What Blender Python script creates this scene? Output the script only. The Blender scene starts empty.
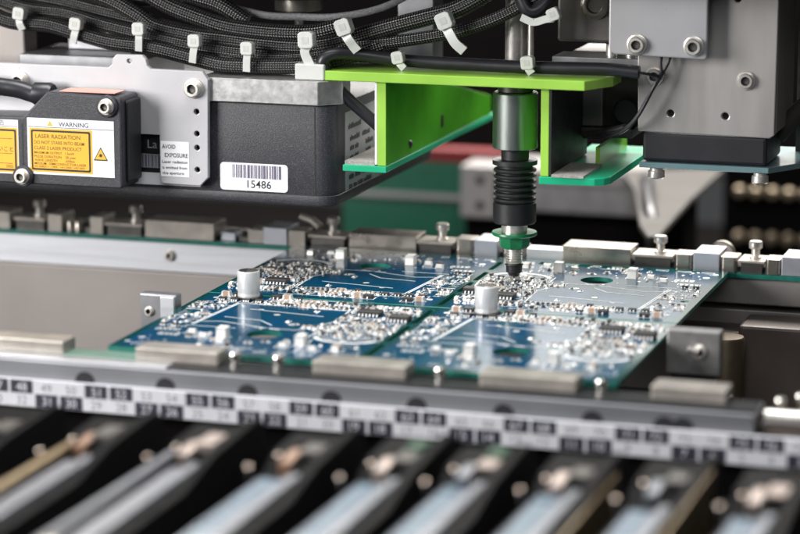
import bpy, bmesh, math, random
from mathutils import Vector, Matrix
from mathutils.geometry import delaunay_2d_cdt
S = 0.001                       # everything below is written in millimetres
PI = math.pi
scene = bpy.context.scene
C = scene.collection
rnd = random.Random(11)

# ------------------------------------------------------------------ camera
cam = bpy.data.cameras.new('camera'); camo = bpy.data.objects.new('camera', cam); C.objects.link(camo)
YAW, PITCH = 0.3066, 0.1982
fw = Vector((-math.sin(YAW)*math.cos(PITCH), math.cos(YAW)*math.cos(PITCH), -math.sin(PITCH)))
rt = Vector((math.cos(YAW), math.sin(YAW), 0)); up = rt.cross(fw)
M = Matrix((rt, up, -fw)).transposed().to_4x4(); M.translation = Vector((349.3, -791.5, 198.6))*S
camo.matrix_world = M
cam.sensor_width = 36; cam.lens = 2736.7/800*36
cam.clip_start = 0.02; cam.clip_end = 20
cam.dof.use_dof = True; cam.dof.focus_distance = 0.970; cam.dof.aperture_fstop = 7.8
scene.camera = camo

# ------------------------------------------------------------------ world, lamps, exposure
w = bpy.data.worlds.new('World'); scene.world = w; w.use_nodes = True
bgn = w.node_tree.nodes['Background']
bgn.inputs['Color'].default_value = (0.95, 0.97, 1, 1); bgn.inputs['Strength'].default_value = 0.055
def area(name, loc, aim, sx, sy, power, col=(1, 1, 1)):
    l = bpy.data.lights.new(name, 'AREA'); l.shape = 'RECTANGLE'; l.size = sx*S; l.size_y = sy*S
    l.energy = power; l.color = col
    o = bpy.data.objects.new(name, l); C.objects.link(o)
    o.location = Vector(loc)*S
    o.rotation_euler = (Vector(aim)-Vector(loc)).to_track_quat('-Z', 'Y').to_euler()
    return o
area('key_softbox', (-600, -560, 260), (0, 130, 10), 460, 380, 11.2, (1, .985, .97))
area('front_softbox', (300, -900, 620), (60, 60, 20), 600, 400, 2.6, (.97, .98, 1))
area('sheen_softbox_low', (130, 690, 114), (110, 60, 0), 420, 40, .055, (1, .985, .91))
area('sheen_softbox', (130, 690, 196), (110, 60, 0), 420, 118, .36, (1, .985, .93))
area('rear_softbox', (60, 640, 470), (40, 190, 0), 700, 260, 16.0, (1, .955, .90))
area('top_softbox', (60, 20, 620), (60, 60, 0), 500, 260, 6.0, (1, 1, 1))
scene.view_settings.view_transform = 'Standard'; scene.view_settings.look = 'None'
scene.view_settings.exposure = 0.12; scene.view_settings.gamma = 1

# ------------------------------------------------------------------ materials
MATS = {}
def mat(name, col, metal=0., rough=.5, var=.08, scale=300., bump=0., bscale=2500., stretch=(1, 1, 1), coat=0., spec=.5,
        speck=None, trans=0., rvar=.12):
    if name in MATS: return MATS[name]
    m = bpy.data.materials.new(name); m.use_nodes = True; nt = m.node_tree; N = nt.nodes; Lk = nt.links
    b = N['Principled BSDF']
    b.inputs['Metallic'].default_value = metal; b.inputs['Roughness'].default_value = rough
    b.inputs['Specular IOR Level'].default_value = spec
    if coat: b.inputs['Coat Weight'].default_value = coat; b.inputs['Coat Roughness'].default_value = .08
    tc = N.new('ShaderNodeTexCoord'); mp = N.new('ShaderNodeMapping'); mp.inputs['Scale'].default_value = stretch
    Lk.new(tc.outputs['Object'], mp.inputs['Vector'])
    nz = N.new('ShaderNodeTexNoise'); nz.inputs['Scale'].default_value = scale; nz.inputs['Detail'].default_value = 5
    Lk.new(mp.outputs[0], nz.inputs['Vector'])
    cr = N.new('ShaderNodeValToRGB')
    lo = [max(0, c*(1-var)) for c in col]; hi = [min(1, c*(1+var)) for c in col]
    cr.color_ramp.elements[0].position = .3; cr.color_ramp.elements[1].position = .7
    cr.color_ramp.elements[0].color = (*lo, 1); cr.color_ramp.elements[1].color = (*hi, 1)
    Lk.new(nz.outputs['Fac'], cr.inputs['Fac'])
    colout = cr.outputs['Color']
    if speck:                                   # (colour, scale, threshold): fine light grains
        n3 = N.new('ShaderNodeTexNoise'); n3.inputs['Scale'].default_value = speck[1]; n3.inputs['Detail'].default_value = 2
        Lk.new(tc.outputs['Object'], n3.inputs['Vector'])
        r3 = N.new('ShaderNodeValToRGB'); r3.color_ramp.elements[0].position = speck[2]; r3.color_ramp.elements[1].position = speck[2]+.1
        Lk.new(n3.outputs['Fac'], r3.inputs['Fac'])
        mx = N.new('ShaderNodeMix'); mx.data_type = 'RGBA'
        Lk.new(r3.outputs['Color'], mx.inputs['Factor']); Lk.new(colout, mx.inputs['A']); mx.inputs['B'].default_value = (*speck[0], 1)
        colout = mx.outputs['Result']
    Lk.new(colout, b.inputs['Base Color'])
    mr = N.new('ShaderNodeMapRange'); mr.inputs['To Min'].default_value = max(0.02, rough-rvar); mr.inputs['To Max'].default_value = min(1, rough+rvar)
    n4 = N.new('ShaderNodeTexNoise'); n4.inputs['Scale'].default_value = scale*.45; n4.inputs['Detail'].default_value = 6
    Lk.new(mp.outputs[0], n4.inputs['Vector']); Lk.new(n4.outputs['Fac'], mr.inputs['Value']); Lk.new(mr.outputs[0], b.inputs['Roughness'])
    if bump:
        n2 = N.new('ShaderNodeTexNoise'); n2.inputs['Scale'].default_value = bscale; n2.inputs['Detail'].default_value = 3
        Lk.new(mp.outputs[0], n2.inputs['Vector'])
        bp = N.new('ShaderNodeBump'); bp.inputs['Strength'].default_value = bump; bp.inputs['Distance'].default_value = .0002
        Lk.new(n2.outputs['Fac'], bp.inputs['Height']); Lk.new(bp.outputs[0], b.inputs['Normal'])
    if trans: b.inputs['Transmission Weight'].default_value = trans
    MATS[name] = m
    return m
ALU = mat('satin_aluminium', (.62, .62, .64), .85, .42, .06, 90, .08, 1800, (1, 1, 6))
ALUB = mat('bright_aluminium', (.60, .61, .64), .85, .44, .05, 120, .08, 2000, (.2, 1, 6))
ALUD = mat('dull_aluminium', (.32, .32, .335), .85, .42, .14, 90, .1, 1800, (2, 1, 1))
ALUPLATE = mat('painted_light_grey_steel', (.45, .445, .46), .35, .40, .07, 45, .05, 2500, speck=((.22, .21, .20), 800., .73))
PINKGREY = mat('primed_grey_steel', (.31, .28, .265), .5, .48, .10, 22, .06, 2200)
NICKEL = mat('worn_nickel', (.46, .42, .375), .9, .30, .18, 200, .05, 1500)
STEEL = mat('polished_screw_steel', (.78, .74, .69), .8, .33, .08, 500)
STEELD = mat('dark_steel', (.10, .095, .09), .8, .4, .15, 300)
CHROME = mat('polished_chrome', (.86, .83, .78), 1., .13, .05, 300, rvar=.05)
BEIGE = mat('ground_steel', (.43, .395, .355), .5, .36, .16, 160, .08, 1800)
BLUESTEEL = mat('pale_steel', (.50, .515, .57), .7, .4, .05, 200)
BLACK = mat('black_plastic', (.012, .012, .0135), 0, .46, .15, 400, .1, 3000)
POWDER = mat('black_powder_coat', (.022, .022, .027), 0, .46, .22, 70, .55, 2600, speck=((.10, .10, .115), 4200., .57))
SATBLK = mat('satin_black_rubber', (.018, .018, .022), 0, .36, .12, 300, .04, 1200)
DARK = mat('dark_machine_paint', (.0035, .003, .003), 0, .9, .2, 30, spec=.04)
DARKBROWN = mat('dark_brown_panel', (.10, .078, .066), .1, .5, .15, 60)
WHITEP = mat('white_label_paper', (.80, .80, .82), 0, .45, .02, 200)
GREYLAB = mat('grey_label_film', (.42, .43, .43), 0, .4, .04, 200)
YELLOW = mat('yellow_label_print', (.86, .44, .03), 0, .45, .02, 200)
INK = mat('black_print', (.012, .012, .016), 0, .5, .05, 300)
INKB = mat('navy_print', (.05, .05, .10), 0, .5, .05, 300)
INKBAR = mat('bar_code_print', (.12, .10, .16), 0, .5, .05, 300)
PINKLAB = mat('salmon_sticker', (.62, .30, .24), 0, .5, .05, 200)
NYLON = mat('natural_nylon', (.64, .65, .62), 0, .38, .05, 250, .05, 1500, trans=0.12)
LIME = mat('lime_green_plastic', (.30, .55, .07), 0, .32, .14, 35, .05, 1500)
SHADEGREEN = mat('shaded_green_acrylic_face', (.075, .38, .02), 0, .25, .2, 40)  # broad web faces: acrylic green with their shade put into the colour
TEALP = mat('teal_green_plastic', (.01, .40, .20), 0, .34, .06, 120)
FOAM = mat('grey_foam_pad', (.33, .31, .29), 0, .8, .3, 900, .4, 1800)
GREENN = mat('green_nozzle_plastic', (.006, .17, .06), 0, .32, .05, 200)
NOZMET = mat('brushed_nozzle_steel', (.30, .33, .31), 1, .33, .15, 200, .08, 2200, (3, 3, .3))
TIN = mat('tin_solder', (.74, .73, .70), .5, .40, .06, 900)
SILK = mat('white_silkscreen', (.88, .88, .86), 0, .5, .03, 400)
CHIPBLK = mat('black_chip_epoxy', (.022, .020, .021), 0, .5, .1, 700)
CHIPTAN = mat('tan_ceramic', (.42, .27, .19), 0, .45, .1, 700)
CHIPWHT = mat('white_ceramic', (.80, .79, .75), 0, .42, .04, 700)
CHIPGRY = mat('grey_ceramic', (.07, .065, .068), 0, .45, .1, 700)
CANALU = mat('capacitor_can', (.70, .70, .70), .35, .36, .03, 300, .02, 2000)
CANTOP = mat('capacitor_top', (.10, .09, .08), .5, .45, .06, 300)
FR4 = mat('green_laminate_edge', (.010, .15, .115), 0, .35, .2, 500)
FRGROOVE = mat('green_laminate', (.02, .19, .17), 0, .4, .1, 400)
BRASS = mat('brass', (.24, .18, .10), .8, .35, .1, 300)
COPPERY = mat('copper_brown_plastic', (.24, .14, .09), .4, .45, .1, 300)
TAPE = mat('pale_blue_cover_tape', (.085, .115, .165), 0, .3, .3, 150, spec=.7)
TAPEG = mat('grey_cover_tape', (.115, .12, .14), .2, .35, .08, 150)
TAPEC = mat('cyan_carrier_tape', (.10, .17, .22), 0, .3, .08, 150)
BGRED = mat('red_enamel', (.15, .008, .01), 0, .4)
BGGREEN = mat('green_enamel', (.0, .075, .04), 0, .4)
BGWHITE = mat('light_machine_paint', (.24, .23, .225), 0, .45, .05, 60)
BGTAN = mat('tan_machine_plate', (.032, .028, .024), .0, .75, .08, 60)
BGROLL = mat('brass_roller', (.26, .21, .15), .6, .35)
PALEGLASS = mat('pale_green_glass_epoxy', (.16, .26, .28), 0, .2, .05, 150)

def braid_material():
    m = bpy.data.materials.new('braided_sleeve'); m.use_nodes = True; nt = m.node_tree; N = nt.nodes; L = nt.links
    b = N['Principled BSDF']; b.inputs['Roughness'].default_value = .30
    uv = N.new('ShaderNodeUVMap'); sp = N.new('ShaderNodeSeparateXYZ'); L.new(uv.outputs[0], sp.inputs[0])
    def mth(op, a, c=None):
        n = N.new('ShaderNodeMath'); n.operation = op
        for i, v in enumerate((a, c)):
            if v is None: continue
            if isinstance(v, (int, float)): n.inputs[i].default_value = v
            else: L.new(v, n.inputs[i])
        return n.outputs[0]
    a = mth('MULTIPLY', sp.outputs['X'], 2*PI*9); c = mth('MULTIPLY', sp.outputs['Y'], 2*PI*.5)
    s1 = mth('SINE', mth('ADD', a, c)); s2 = mth('SINE', mth('SUBTRACT', a, c))
    h = mth('MULTIPLY', s1, s2)
    hh = mth('MULTIPLY_ADD', h, .5); nt.nodes[-1].inputs[2].default_value = .5
    cr = N.new('ShaderNodeValToRGB'); cr.color_ramp.elements[0].position = .6; cr.color_ramp.elements[1].position = 1.0
    cr.color_ramp.elements[0].color = (.003, .003, .0035, 1); cr.color_ramp.elements[1].color = (.15, .145, .14, 1)
    L.new(hh, cr.inputs['Fac']); L.new(cr.outputs[0], b.inputs['Base Color'])
    bp = N.new('ShaderNodeBump'); bp.inputs['Strength'].default_value = .8; bp.inputs['Distance'].default_value = .0004
    L.new(hh, bp.inputs['Height']); L.new(bp.outputs[0], b.inputs['Normal'])
    return m
BRAID = braid_material()

def board_material():
    m = bpy.data.materials.new('blue_solder_mask'); m.use_nodes = True; nt = m.node_tree; N = nt.nodes; L = nt.links
    b = N['Principled BSDF']; b.inputs['Roughness'].default_value = .13; b.inputs['Specular IOR Level'].default_value = .5
    tc = N.new('ShaderNodeTexCoord'); sp = N.new('ShaderNodeSeparateXYZ'); L.new(tc.outputs['Object'], sp.inputs[0])
    def mth(op, a, c=None, d=None):
        n = N.new('ShaderNodeMath'); n.operation = op
        for i, v in enumerate((a, c, d)):
            if v is None: continue
            if isinstance(v, (int, float)): n.inputs[i].default_value = v
            else: L.new(v, n.inputs[i])
        return n.outputs[0]
    X = mth('MULTIPLY', sp.outputs['X'], 1000); Y = mth('MULTIPLY', sp.outputs['Y'], 1000)
    ex = mth('PINGPONG', X, 42); ey = mth('PINGPONG', Y, 44)
    copper = mth('GREATER_THAN', mth('MINIMUM', ex, ey), 2.6)
    vo = N.new('ShaderNodeTexVoronoi'); vo.distance = 'CHEBYCHEV'; vo.inputs['Scale'].default_value = 105
    L.new(tc.outputs['Object'], vo.inputs['Vector'])
    sc = N.new('ShaderNodeSeparateColor'); L.new(vo.outputs['Color'], sc.inputs[0])
    lx = mth('GREATER_THAN', mth('SINE', mth('MULTIPLY', X, 2*PI/1.1)), .35)
    ly = mth('GREATER_THAN', mth('SINE', mth('MULTIPLY', Y, 2*PI/1.3)), .35)
    selx = mth('GREATER_THAN', sc.outputs[0], .62); sely = mth('LESS_THAN', sc.outputs[0], .3)
    tr = mth('MAXIMUM', mth('MULTIPLY', lx, selx), mth('MULTIPLY', ly, sely))
    pour = mth('MULTIPLY', mth('SUBTRACT', 1, mth('MULTIPLY', tr, .8)), copper)
    mx = N.new('ShaderNodeMix'); mx.data_type = 'RGBA'
    mx.inputs['A'].default_value = (.0008, .046, .050, 1); mx.inputs['B'].default_value = (.0003, .052, .125, 1)
    L.new(pour, mx.inputs['Factor']); L.new(mx.outputs['Result'], b.inputs['Base Color'])
    nz = N.new('ShaderNodeTexNoise'); nz.inputs['Scale'].default_value = 900
    L.new(tc.outputs['Object'], nz.inputs['Vector'])
    mr = N.new('ShaderNodeMapRange'); mr.inputs['To Min'].default_value = .07; mr.inputs['To Max'].default_value = .22
    L.new(nz.outputs['Fac'], mr.inputs['Value']); L.new(mr.outputs[0], b.inputs['Roughness'])
    bp = N.new('ShaderNodeBump'); bp.inputs['Strength'].default_value = .25; bp.inputs['Distance'].default_value = .00003
    L.new(pour, bp.inputs['Height']); L.new(bp.outputs[0], b.inputs['Normal'])
    return m
MASK = board_material()

# ------------------------------------------------------------------ geometry helpers
class G:
    """collects vertices (mm) and faces with a material slot"""
    def __init__(s): s.v = []; s.f = []; s.m = []; s.uv = None; s.smooth = False
    def add(s, vs, fs, m=0):
        o = len(s.v); s.v += [tuple(p) for p in vs]; s.f += [tuple(i+o for i in f) for f in fs]; s.m += [m]*len(fs); return s
    def box(s, x0, x1, y0, y1, z0, z1, bev=0, m=0, seg=2):
        if bev <= 0:
            vs = [(x, y, z) for x in (x0, x1) for y in (y0, y1) for z in (z0, z1)]
            return s.add(vs, [(0, 1, 3, 2), (4, 6, 7, 5), (0, 4, 5, 1), (2, 3, 7, 6), (0, 2, 6, 4), (1, 5, 7, 3)], m)
        bm = bmesh.new(); bmesh.ops.create_cube(bm, size=1)
        for v in bm.verts: v.co = ((x0+x1)/2+v.co.x*(x1-x0), (y0+y1)/2+v.co.y*(y1-y0), (z0+z1)/2+v.co.z*(z1-z0))
        bmesh.ops.bevel(bm, geom=bm.edges[:], offset=bev, segments=seg, affect='EDGES', profile=.5)
        bm.verts.index_update(); s.add([v.co[:] for v in bm.verts], [[v.index for v in f.verts] for f in bm.faces], m); bm.free(); return s
    def prism(s, poly, axis, a0, a1, bev=0, m=0):
        """poly in the two other axes (in order x,y,z), extruded from a0 to a1 along axis"""
        bm = bmesh.new()
        def P(u, t, a): return {'x': (a, u, t), 'y': (u, a, t), 'z': (u, t, a)}[axis]
        vs = [bm.verts.new(P(u, t, a0)) for u, t in poly]; f = bm.faces.new(vs)
        r = bmesh.ops.extrude_face_region(bm, geom=[f])
        d = Vector(P(0, 0, a1-a0))
        for e in r['geom']:
            if isinstance(e, bmesh.types.BMVert): e.co += d
        bmesh.ops.recalc_face_normals(bm, faces=bm.faces[:])
        if bev: bmesh.ops.bevel(bm, geom=bm.edges[:], offset=bev, segments=2, affect='EDGES', profile=.5)
        bm.verts.index_update(); s.add([v.co[:] for v in bm.verts], [[v.index for v in f.verts] for f in bm.faces], m); bm.free(); return s
    def lathe(s, c, prof, n=32, m=0, axis='z', ph=0., caps=True):
        """prof: (radius, height) list along the axis from the centre c"""
        vs = []; fs = []
        def P(r, h, a):
            u, t = r*math.cos(a), r*math.sin(a)
            d = {'z': (u, t, h), 'y': (u, h, t), 'x': (h, u, t)}[axis]
            return (c[0]+d[0], c[1]+d[1], c[2]+d[2])
        for r, h in prof: vs += [P(r, h, ph+2*PI*i/n) for i in range(n)]
        for k in range(len(prof)-1):
            for i in range(n):
                j = (i+1) % n; fs.append((k*n+i, k*n+j, (k+1)*n+j, (k+1)*n+i))
        if caps:
            fs.append(tuple(range(n-1, -1, -1))); fs.append(tuple((len(prof)-1)*n+i for i in range(n)))
        s.smooth = True
        return s.add(vs, fs, m)
    def tube(s, path, r, n=14, m=0, flat=1.0, uv=False):
        pts = [Vector(p) for p in path]; T = []
        for i in range(len(pts)):
            T.append((pts[min(i+1, len(pts)-1)]-pts[max(i-1, 0)]).normalized())
        ref = Vector((0, 0, 1)) if abs(T[0].z) < .9 else Vector((1, 0, 0))
        nrm = (ref-T[0]*ref.dot(T[0])).normalized(); vs = []; fs = []; L = 0; uvs = []
        for i, p in enumerate(pts):
            if i: L += (p-pts[i-1]).length
            nrm = (nrm-T[i]*nrm.dot(T[i])).normalized(); bi = T[i].cross(nrm)
            rr = r[i] if isinstance(r, (list, tuple)) else r
            for k in range(n):
                a = 2*PI*k/n; vs.append(p+nrm*(rr*math.cos(a))+bi*(rr*flat*math.sin(a)))
            uvs.append(L)
        for i in range(len(pts)-1):
            for k in range(n):
                j = (k+1) % n; fs.append((i*n+k, i*n+j, (i+1)*n+j, (i+1)*n+k))
        f0 = len(s.f)
        s.add(vs, fs, m)
        s.add([vs[k] for k in range(n)]+[vs[(len(pts)-1)*n+k] for k in range(n)], [tuple(range(n-1, -1, -1)), tuple(range(n, 2*n))], m)
        if uv:
            s.uv = s.uv or {}
            for i in range(len(pts)-1):
                for k in range(n):
                    s.uv[f0+i*n+k] = [(k/n, uvs[i]), ((k+1)/n, uvs[i]), ((k+1)/n, uvs[i+1]), (k/n, uvs[i+1])]
        s.smooth = True
        return s
    def text(s, body, size, x, y, z, m=0, align='LEFT', wid=None, face='front', bold=0.):
        vs, fs = text_mesh(body, bold)
        xs = [v[0] for v in vs] or [0]
        k = size; w_ = (max(xs)-min(xs))*k
        kx = k if not wid else k*wid/max(w_, 1e-6)
        w_ = (max(xs)-min(xs))*kx
        ox = -min(xs)*kx - {'LEFT': 0, 'CENTER': w_/2, 'RIGHT': w_}[align]
        if face == 'front': pts = [(x+ox+v[0]*kx, y, z+v[1]*k) for v in vs]
        elif face == 'right': pts = [(x, y+ox+v[0]*kx, z+v[1]*k) for v in vs]
        else: pts = [(x+ox+v[0]*kx, y+v[1]*k, z) for v in vs]
        return s.add(pts, fs, m)
TXT = {}
def text_mesh(body, bold=0.):
    if (body, bold) not in TXT:
        cu = bpy.data.curves.new('t', 'FONT'); cu.body = body; cu.size = 1; cu.offset = bold; cu.resolution_u = 3
        o = bpy.data.objects.new('t', cu); C.objects.link(o)
        me = bpy.data.meshes.new_from_object(o)
        TXT[(body, bold)] = ([v.co[:] for v in me.vertices], [tuple(p.vertices) for p in me.polygons])
        bpy.data.objects.remove(o); bpy.data.meshes.remove(me); bpy.data.curves.remove(cu)
    return TXT[(body, bold)]
def mesh(name, g, mats, sharp=35):
    me = bpy.data.meshes.new(name)
    me.from_pydata([(a*S, b*S, c*S) for a, b, c in g.v], [], g.f)
    for mm in (mats if isinstance(mats, (list, tuple)) else [mats]): me.materials.append(mm)
    me.polygons.foreach_set('material_index', g.m)
    if g.uv:
        ul = me.uv_layers.new(name='UVMap')
        for p in me.polygons:
            q = g.uv.get(p.index)
            if q:
                for li, t in zip(p.loop_indices, q): ul.data[li].uv = t
    me.update()
    if g.smooth: me.shade_smooth(); me.set_sharp_from_angle(angle=math.radians(sharp))
    return me
WL = {}
def put(name, me, parent=None, loc=(0, 0, 0), rotz=0., rot=None, label=None, cat=None, group=None, kind=None):
    o = bpy.data.objects.new(name, me); C.objects.link(o)
    pl = WL[parent.name] if parent else Vector((0, 0, 0))
    o.parent = parent; o.location = (Vector(loc)-pl)*S
    o.rotation_euler = rot or (0, 0, rotz)
    WL[o.name] = Vector(loc)
    for k, v in (('label', label), ('category', cat), ('group', group), ('kind', kind)):
        if v: o[k] = v
    return o
def thing(name, loc, label, cat, group=None): return put(name, None, None, loc, label=label, cat=cat, group=group)
def obj(name, g, mats, parent=None, loc=None, **k):
    """one mesh object; its vertices are written in world millimetres"""
    loc = Vector(loc) if loc is not None else (WL[parent.name] if parent else Vector((0, 0, 0)))
    g.v = [(a-loc.x, b-loc.y, c-loc.z) for a, b, c in g.v]
    return put(name, mesh(name, g, mats), parent, loc, **k)
def spline(pts, n=10):
    P = [Vector(p) for p in pts]; P = [P[0]*2-P[1]]+P+[P[-1]*2-P[-2]]; out = []
    for i in range(1, len(P)-2):
        for k in range(n):
            t = k/n; a, b, c, d = P[i-1], P[i], P[i+1], P[i+2]
            out.append(.5*((2*b)+(c-a)*t+(2*a-5*b+4*c-d)*t*t+(3*b-a-3*c+d)*t*t*t))
    out.append(P[-2]); return out
def hexscrew(c, r, h, axis_dir=-1):
    """socket head screw facing -Y: washer, head with a hexagonal socket"""
    x, y, z = c; g = G()
    d = -1
    g.lathe((x, y, z), [(r*1.25, 0), (r*1.25, d*.5), (r*1.2, d*.6), (r*.98, d*.6)], 28, 0, 'y', caps=False)
    g.lathe((x, y, z), [(r, d*.6), (r, d*(h-.35)), (r*.88, d*h), (r*.60, d*h), (r*.54, d*(h-.3))], 28, 0, 'y', caps=False)
    g.lathe((x, y, z), [(r*.54, d*(h-.3)), (r*.50, d*(h-1.1)), (0.02, d*(h-1.2))], 6, 1, 'y', caps=False)
    return g

# ------------------------------------------------------------------ setting: bed, back panel
def struct(name, g, m): return obj(name, g, m, kind='structure')
struct('machine_bed', G().box(-420, 520, -420, 700, -95, -80), DARK)
struct('machine_back_panel', G().box(-700, 700, 900, 910, -85, 190), DARK)

# ------------------------------------------------------------------ printed circuit board
W, D, T = 168., 180., 1.6
pcb = thing('printed_circuit_board', (84, 90, -T), 'blue populated circuit board panel of four units held between the two rails', 'circuit board')
def panel_xf(px, py):
    """panel-local point -> world, the back row is turned half round"""
    return (lambda x, y: (x+84*px, y)) if py == 0 else (lambda x, y: (84-x+84*px, D-y))
holes = []
def circle(cx, cy, rx, ry, n=28): return [(cx+rx*math.cos(2*PI*i/n), cy+ry*math.sin(2*PI*i/n)) for i in range(n)]
for px in (0, 1):
    for py in (0, 1):
        f = panel_xf(px, py)
        for (x, y, r) in ((42.3, 30.5, 5.9), (4.7, 57, 1.5), (15.3, 56.5, .9)):
            cx, cy = f(x, y); holes.append(circle(cx, cy, r, r, 36 if r > 3 else 16))
for (y0, y1) in ((4, 30), (33, 58), (61, 84), (92, 112), (115, 133), (136, 152), (156, 172)):   # routed slots between the two columns
    a = 1.0; pts = []
    for i in range(9): t = PI+PI*i/8; pts.append((84+a*math.cos(t), y0+a+a*math.sin(t)))
    for i in range(9): t = PI*i/8; pts.append((84+a*math.cos(t), y1-a+a*math.sin(t)))
    holes.append(pts)
holes.append([(98, 172), (98, 176.5), (132, 176.5), (132, 172)])
holes.append([(118.5+20, 174), (138.5, 177), (160, 177), (160, 174)])
outer = [(0, 0), (W, 0), (W, D), (0, D)]
vs = [Vector(p) for p in outer]; loops = [[0, 1, 2, 3]]
for h in holes:
    b0 = len(vs); vs += [Vector(p) for p in h]; loops.append(list(range(b0, b0+len(h))))
edges = [(l[i], l[(i+1) % len(l)]) for l in loops for i in range(len(l))]
rv, re_, rf, ov, _, _ = delaunay_2d_cdt(vs, edges, [], 0, 1e-5)
def inside(p, poly):
    c = False; n = len(poly)
    for i in range(n):
        (x1, y1), (x2, y2) = poly[i], poly[(i+1) % n]
        if (y1 > p[1]) != (y2 > p[1]) and p[0] < (x2-x1)*(p[1]-y1)/(y2-y1)+x1: c = not c
    return c
g = G(); keep = []
for t in rf:
    c = sum((rv[i] for i in t), Vector((0, 0)))/len(t)
    if 0 < c.x < W and 0 < c.y < D and not any(inside(c, h) for h in holes): keep.append(tuple(t))
n = len(rv)
g.add([(p.x, p.y, 0) for p in rv]+[(p.x, p.y, -T) for p in rv], [])
g.f += keep; g.m += [0]*len(keep)
g.f += [tuple(i+n for i in reversed(t)) for t in keep]; g.m += [0]*len(keep)
cnt = {}
for t in keep:
    for i in range(3):
        a, b = t[i], t[(i+1) % 3]; cnt[(a, b)] = 1
for (a, b) in list(cnt):
    if (b, a) not in cnt: g.f.append((b, a, a+n, b+n)); g.m.append(1)
me = mesh('substrate', g, [MASK, FR4])
o = put('substrate', me, pcb, (0, 0, 0))
# V-cut between front and back row
obj('score_line', G().box(.3, W-.3, 87.6, 88.4, 0, .06), FRGROOVE, pcb)

silk = G(); pads = G()
def sline(f, x0, y0, x1, y1, w_=.40, z=.05):
    d = Vector((x1-x0, y1-y0)); L = d.length
    if L < 1e-6: return
    nn = Vector((-d.y, d.x))/L*w_/2
    silk.add([(*f(x0+nn.x, y0+nn.y), z), (*f(x0-nn.x, y0-nn.y), z), (*f(x1-nn.x, y1-nn.y), z), (*f(x1+nn.x, y1+nn.y), z)], [(0, 1, 2, 3)])
def srect(f, x0, y0, x1, y1, w_=.28):
    for a in ((x0, y0, x1, y0), (x1, y0, x1, y1), (x1, y1, x0, y1), (x0, y1, x0, y0)): sline(f, *a, w_=w_)
def pad(f, x, y, sx, sy):
    pads.add([(*f(x-sx/2, y-sy/2), .045), (*f(x+sx/2, y-sy/2), .045), (*f(x+sx/2, y+sy/2), .045), (*f(x-sx/2, y+sy/2), .045)], [(0, 1, 2, 3)])
def via(f, x, y, r):
    pads.add([(*f(x+r*math.cos(2*PI*i/12), y+r*math.sin(2*PI*i/12)), .05) for i in range(12)], [tuple(range(12))])

# --- component prototypes (shared mesh data), centred on their footprint at z = 0
def chip2(l, w_, h, e, body):            # two-terminal chip: body between two tinned ends with solder fillets
    g = G(); g.box(-l/2+e, l/2-e, -w_/2, w_/2, .03, h*.96, 0, 0)
    for s_ in (-1, 1):
        a, b = sorted((s_*l/2, s_*(l/2-e))); g.box(a, b, -w_/2-.02, w_/2+.02, 0, h, 0, 1)
        x0, x1 = s_*l/2, s_*(l/2+.35)
        vs = [(x0, -w_/2, h*.7), (x0, w_/2, h*.7), (x1, w_/2, .03), (x1, -w_/2, .03), (x0, -w_/2, .03), (x0, w_/2, .03)]
        g.add(vs, [(0, 1, 2, 3), (0, 3, 4), (1, 5, 2)], 1)
    return mesh('chip', g, [body, TIN])
def gull(g, x, y, s_, h, wd=.4, out=.9, m=1):   # gull wing lead leaving the body on side s_ (in y)
    pts = [(0, h*.5), (out*.35, h*.5), (out*.55, .12), (out, .12)]
    for (a, z0), (b, z1) in zip(pts, pts[1:]):
        vs = []
        for xx in (-wd/2, wd/2):
            vs += [(x+xx, y+s_*a, z0), (x+xx, y+s_*a, z0-.12), (x+xx, y+s_*b, z1-.12), (x+xx, y+s_*b, z1)]
        g.add(vs, [(0, 1, 2, 3), (7, 6, 5, 4), (0, 3, 7, 4), (1, 5, 6, 2)], m)
def sot(l, w_, h, npin, body=None):
    g = G(); g.box(-l/2, l/2, -w_/2, w_/2, .08, h, min(.12, h*.2), 0, 1)
    for s_ in (-1, 1):
        k = npin if s_ < 0 else max(1, npin-1)
        for i in range(k): gull(g, (i-(k-1)/2)*l/(k if k > 1 else 1)*.9, s_*w_/2, s_, h, .42, .8)
    return mesh('small_chip', g, [body or CHIPBLK, TIN])
R0402 = chip2(1.1, .6, .38, .17, CHIPBLK); R0603 = chip2(1.6, .85, .45, .22, CHIPBLK)
C0402 = chip2(1.1, .6, .55, .25, CHIPTAN); C0603 = chip2(1.6, .85, .75, .34, CHIPTAN); C0805 = chip2(2.1, 1.3, 1.0, .42, CHIPTAN)
L0603 = chip2(1.6, .9, .7, .26, CHIPGRY); WH0805 = chip2(2.0, 1.25, .8, .4, CHIPWHT); WHBIG = chip2(3.8, 3.2, 3.6, .2, CHIPWHT)
WHMID = chip2(2.5, 1.5, 1.3, .25, CHIPWHT); TANBIG = chip2(3.0, 2.2, 1.7, .6, CHIPTAN)
SOT = sot(2.2, 1.2, .9, 2); SOT5 = sot(2.7, 1.5, 1.0, 3); SOD = sot(3.4, 2.4, 1.4, 2)
PLACED = []                               # (kind, mesh, x, y, angle, distance)
def place(f, kind, me, x, y, a, px, py):
    X, Y = f(x, y); PLACED.append((kind, me, X, Y, a+(PI if py else 0)))
OCC = []
def free(x, y, r):
    for (a, b, q) in OCC:
        if abs(a-x) < r+q and abs(b-y) < r+q: return False
    return True
PR = random.Random(5)
layout = []                              # the same parts on all four panels
def blk(x, y, r): OCC.append((x, y, r))
for c in ((42.3, 30.5, 7), (4.7, 57, 2.5), (15.3, 56.5, 1.6), (17.4, 83.2, 4.6), (66.2, 69.5, 5.2), (79, 64, 4.6)): blk(*c)
def comp(kind, me, x, y, a, r): layout.append((kind, me, x, y, a)); blk(x, y, r)
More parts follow.
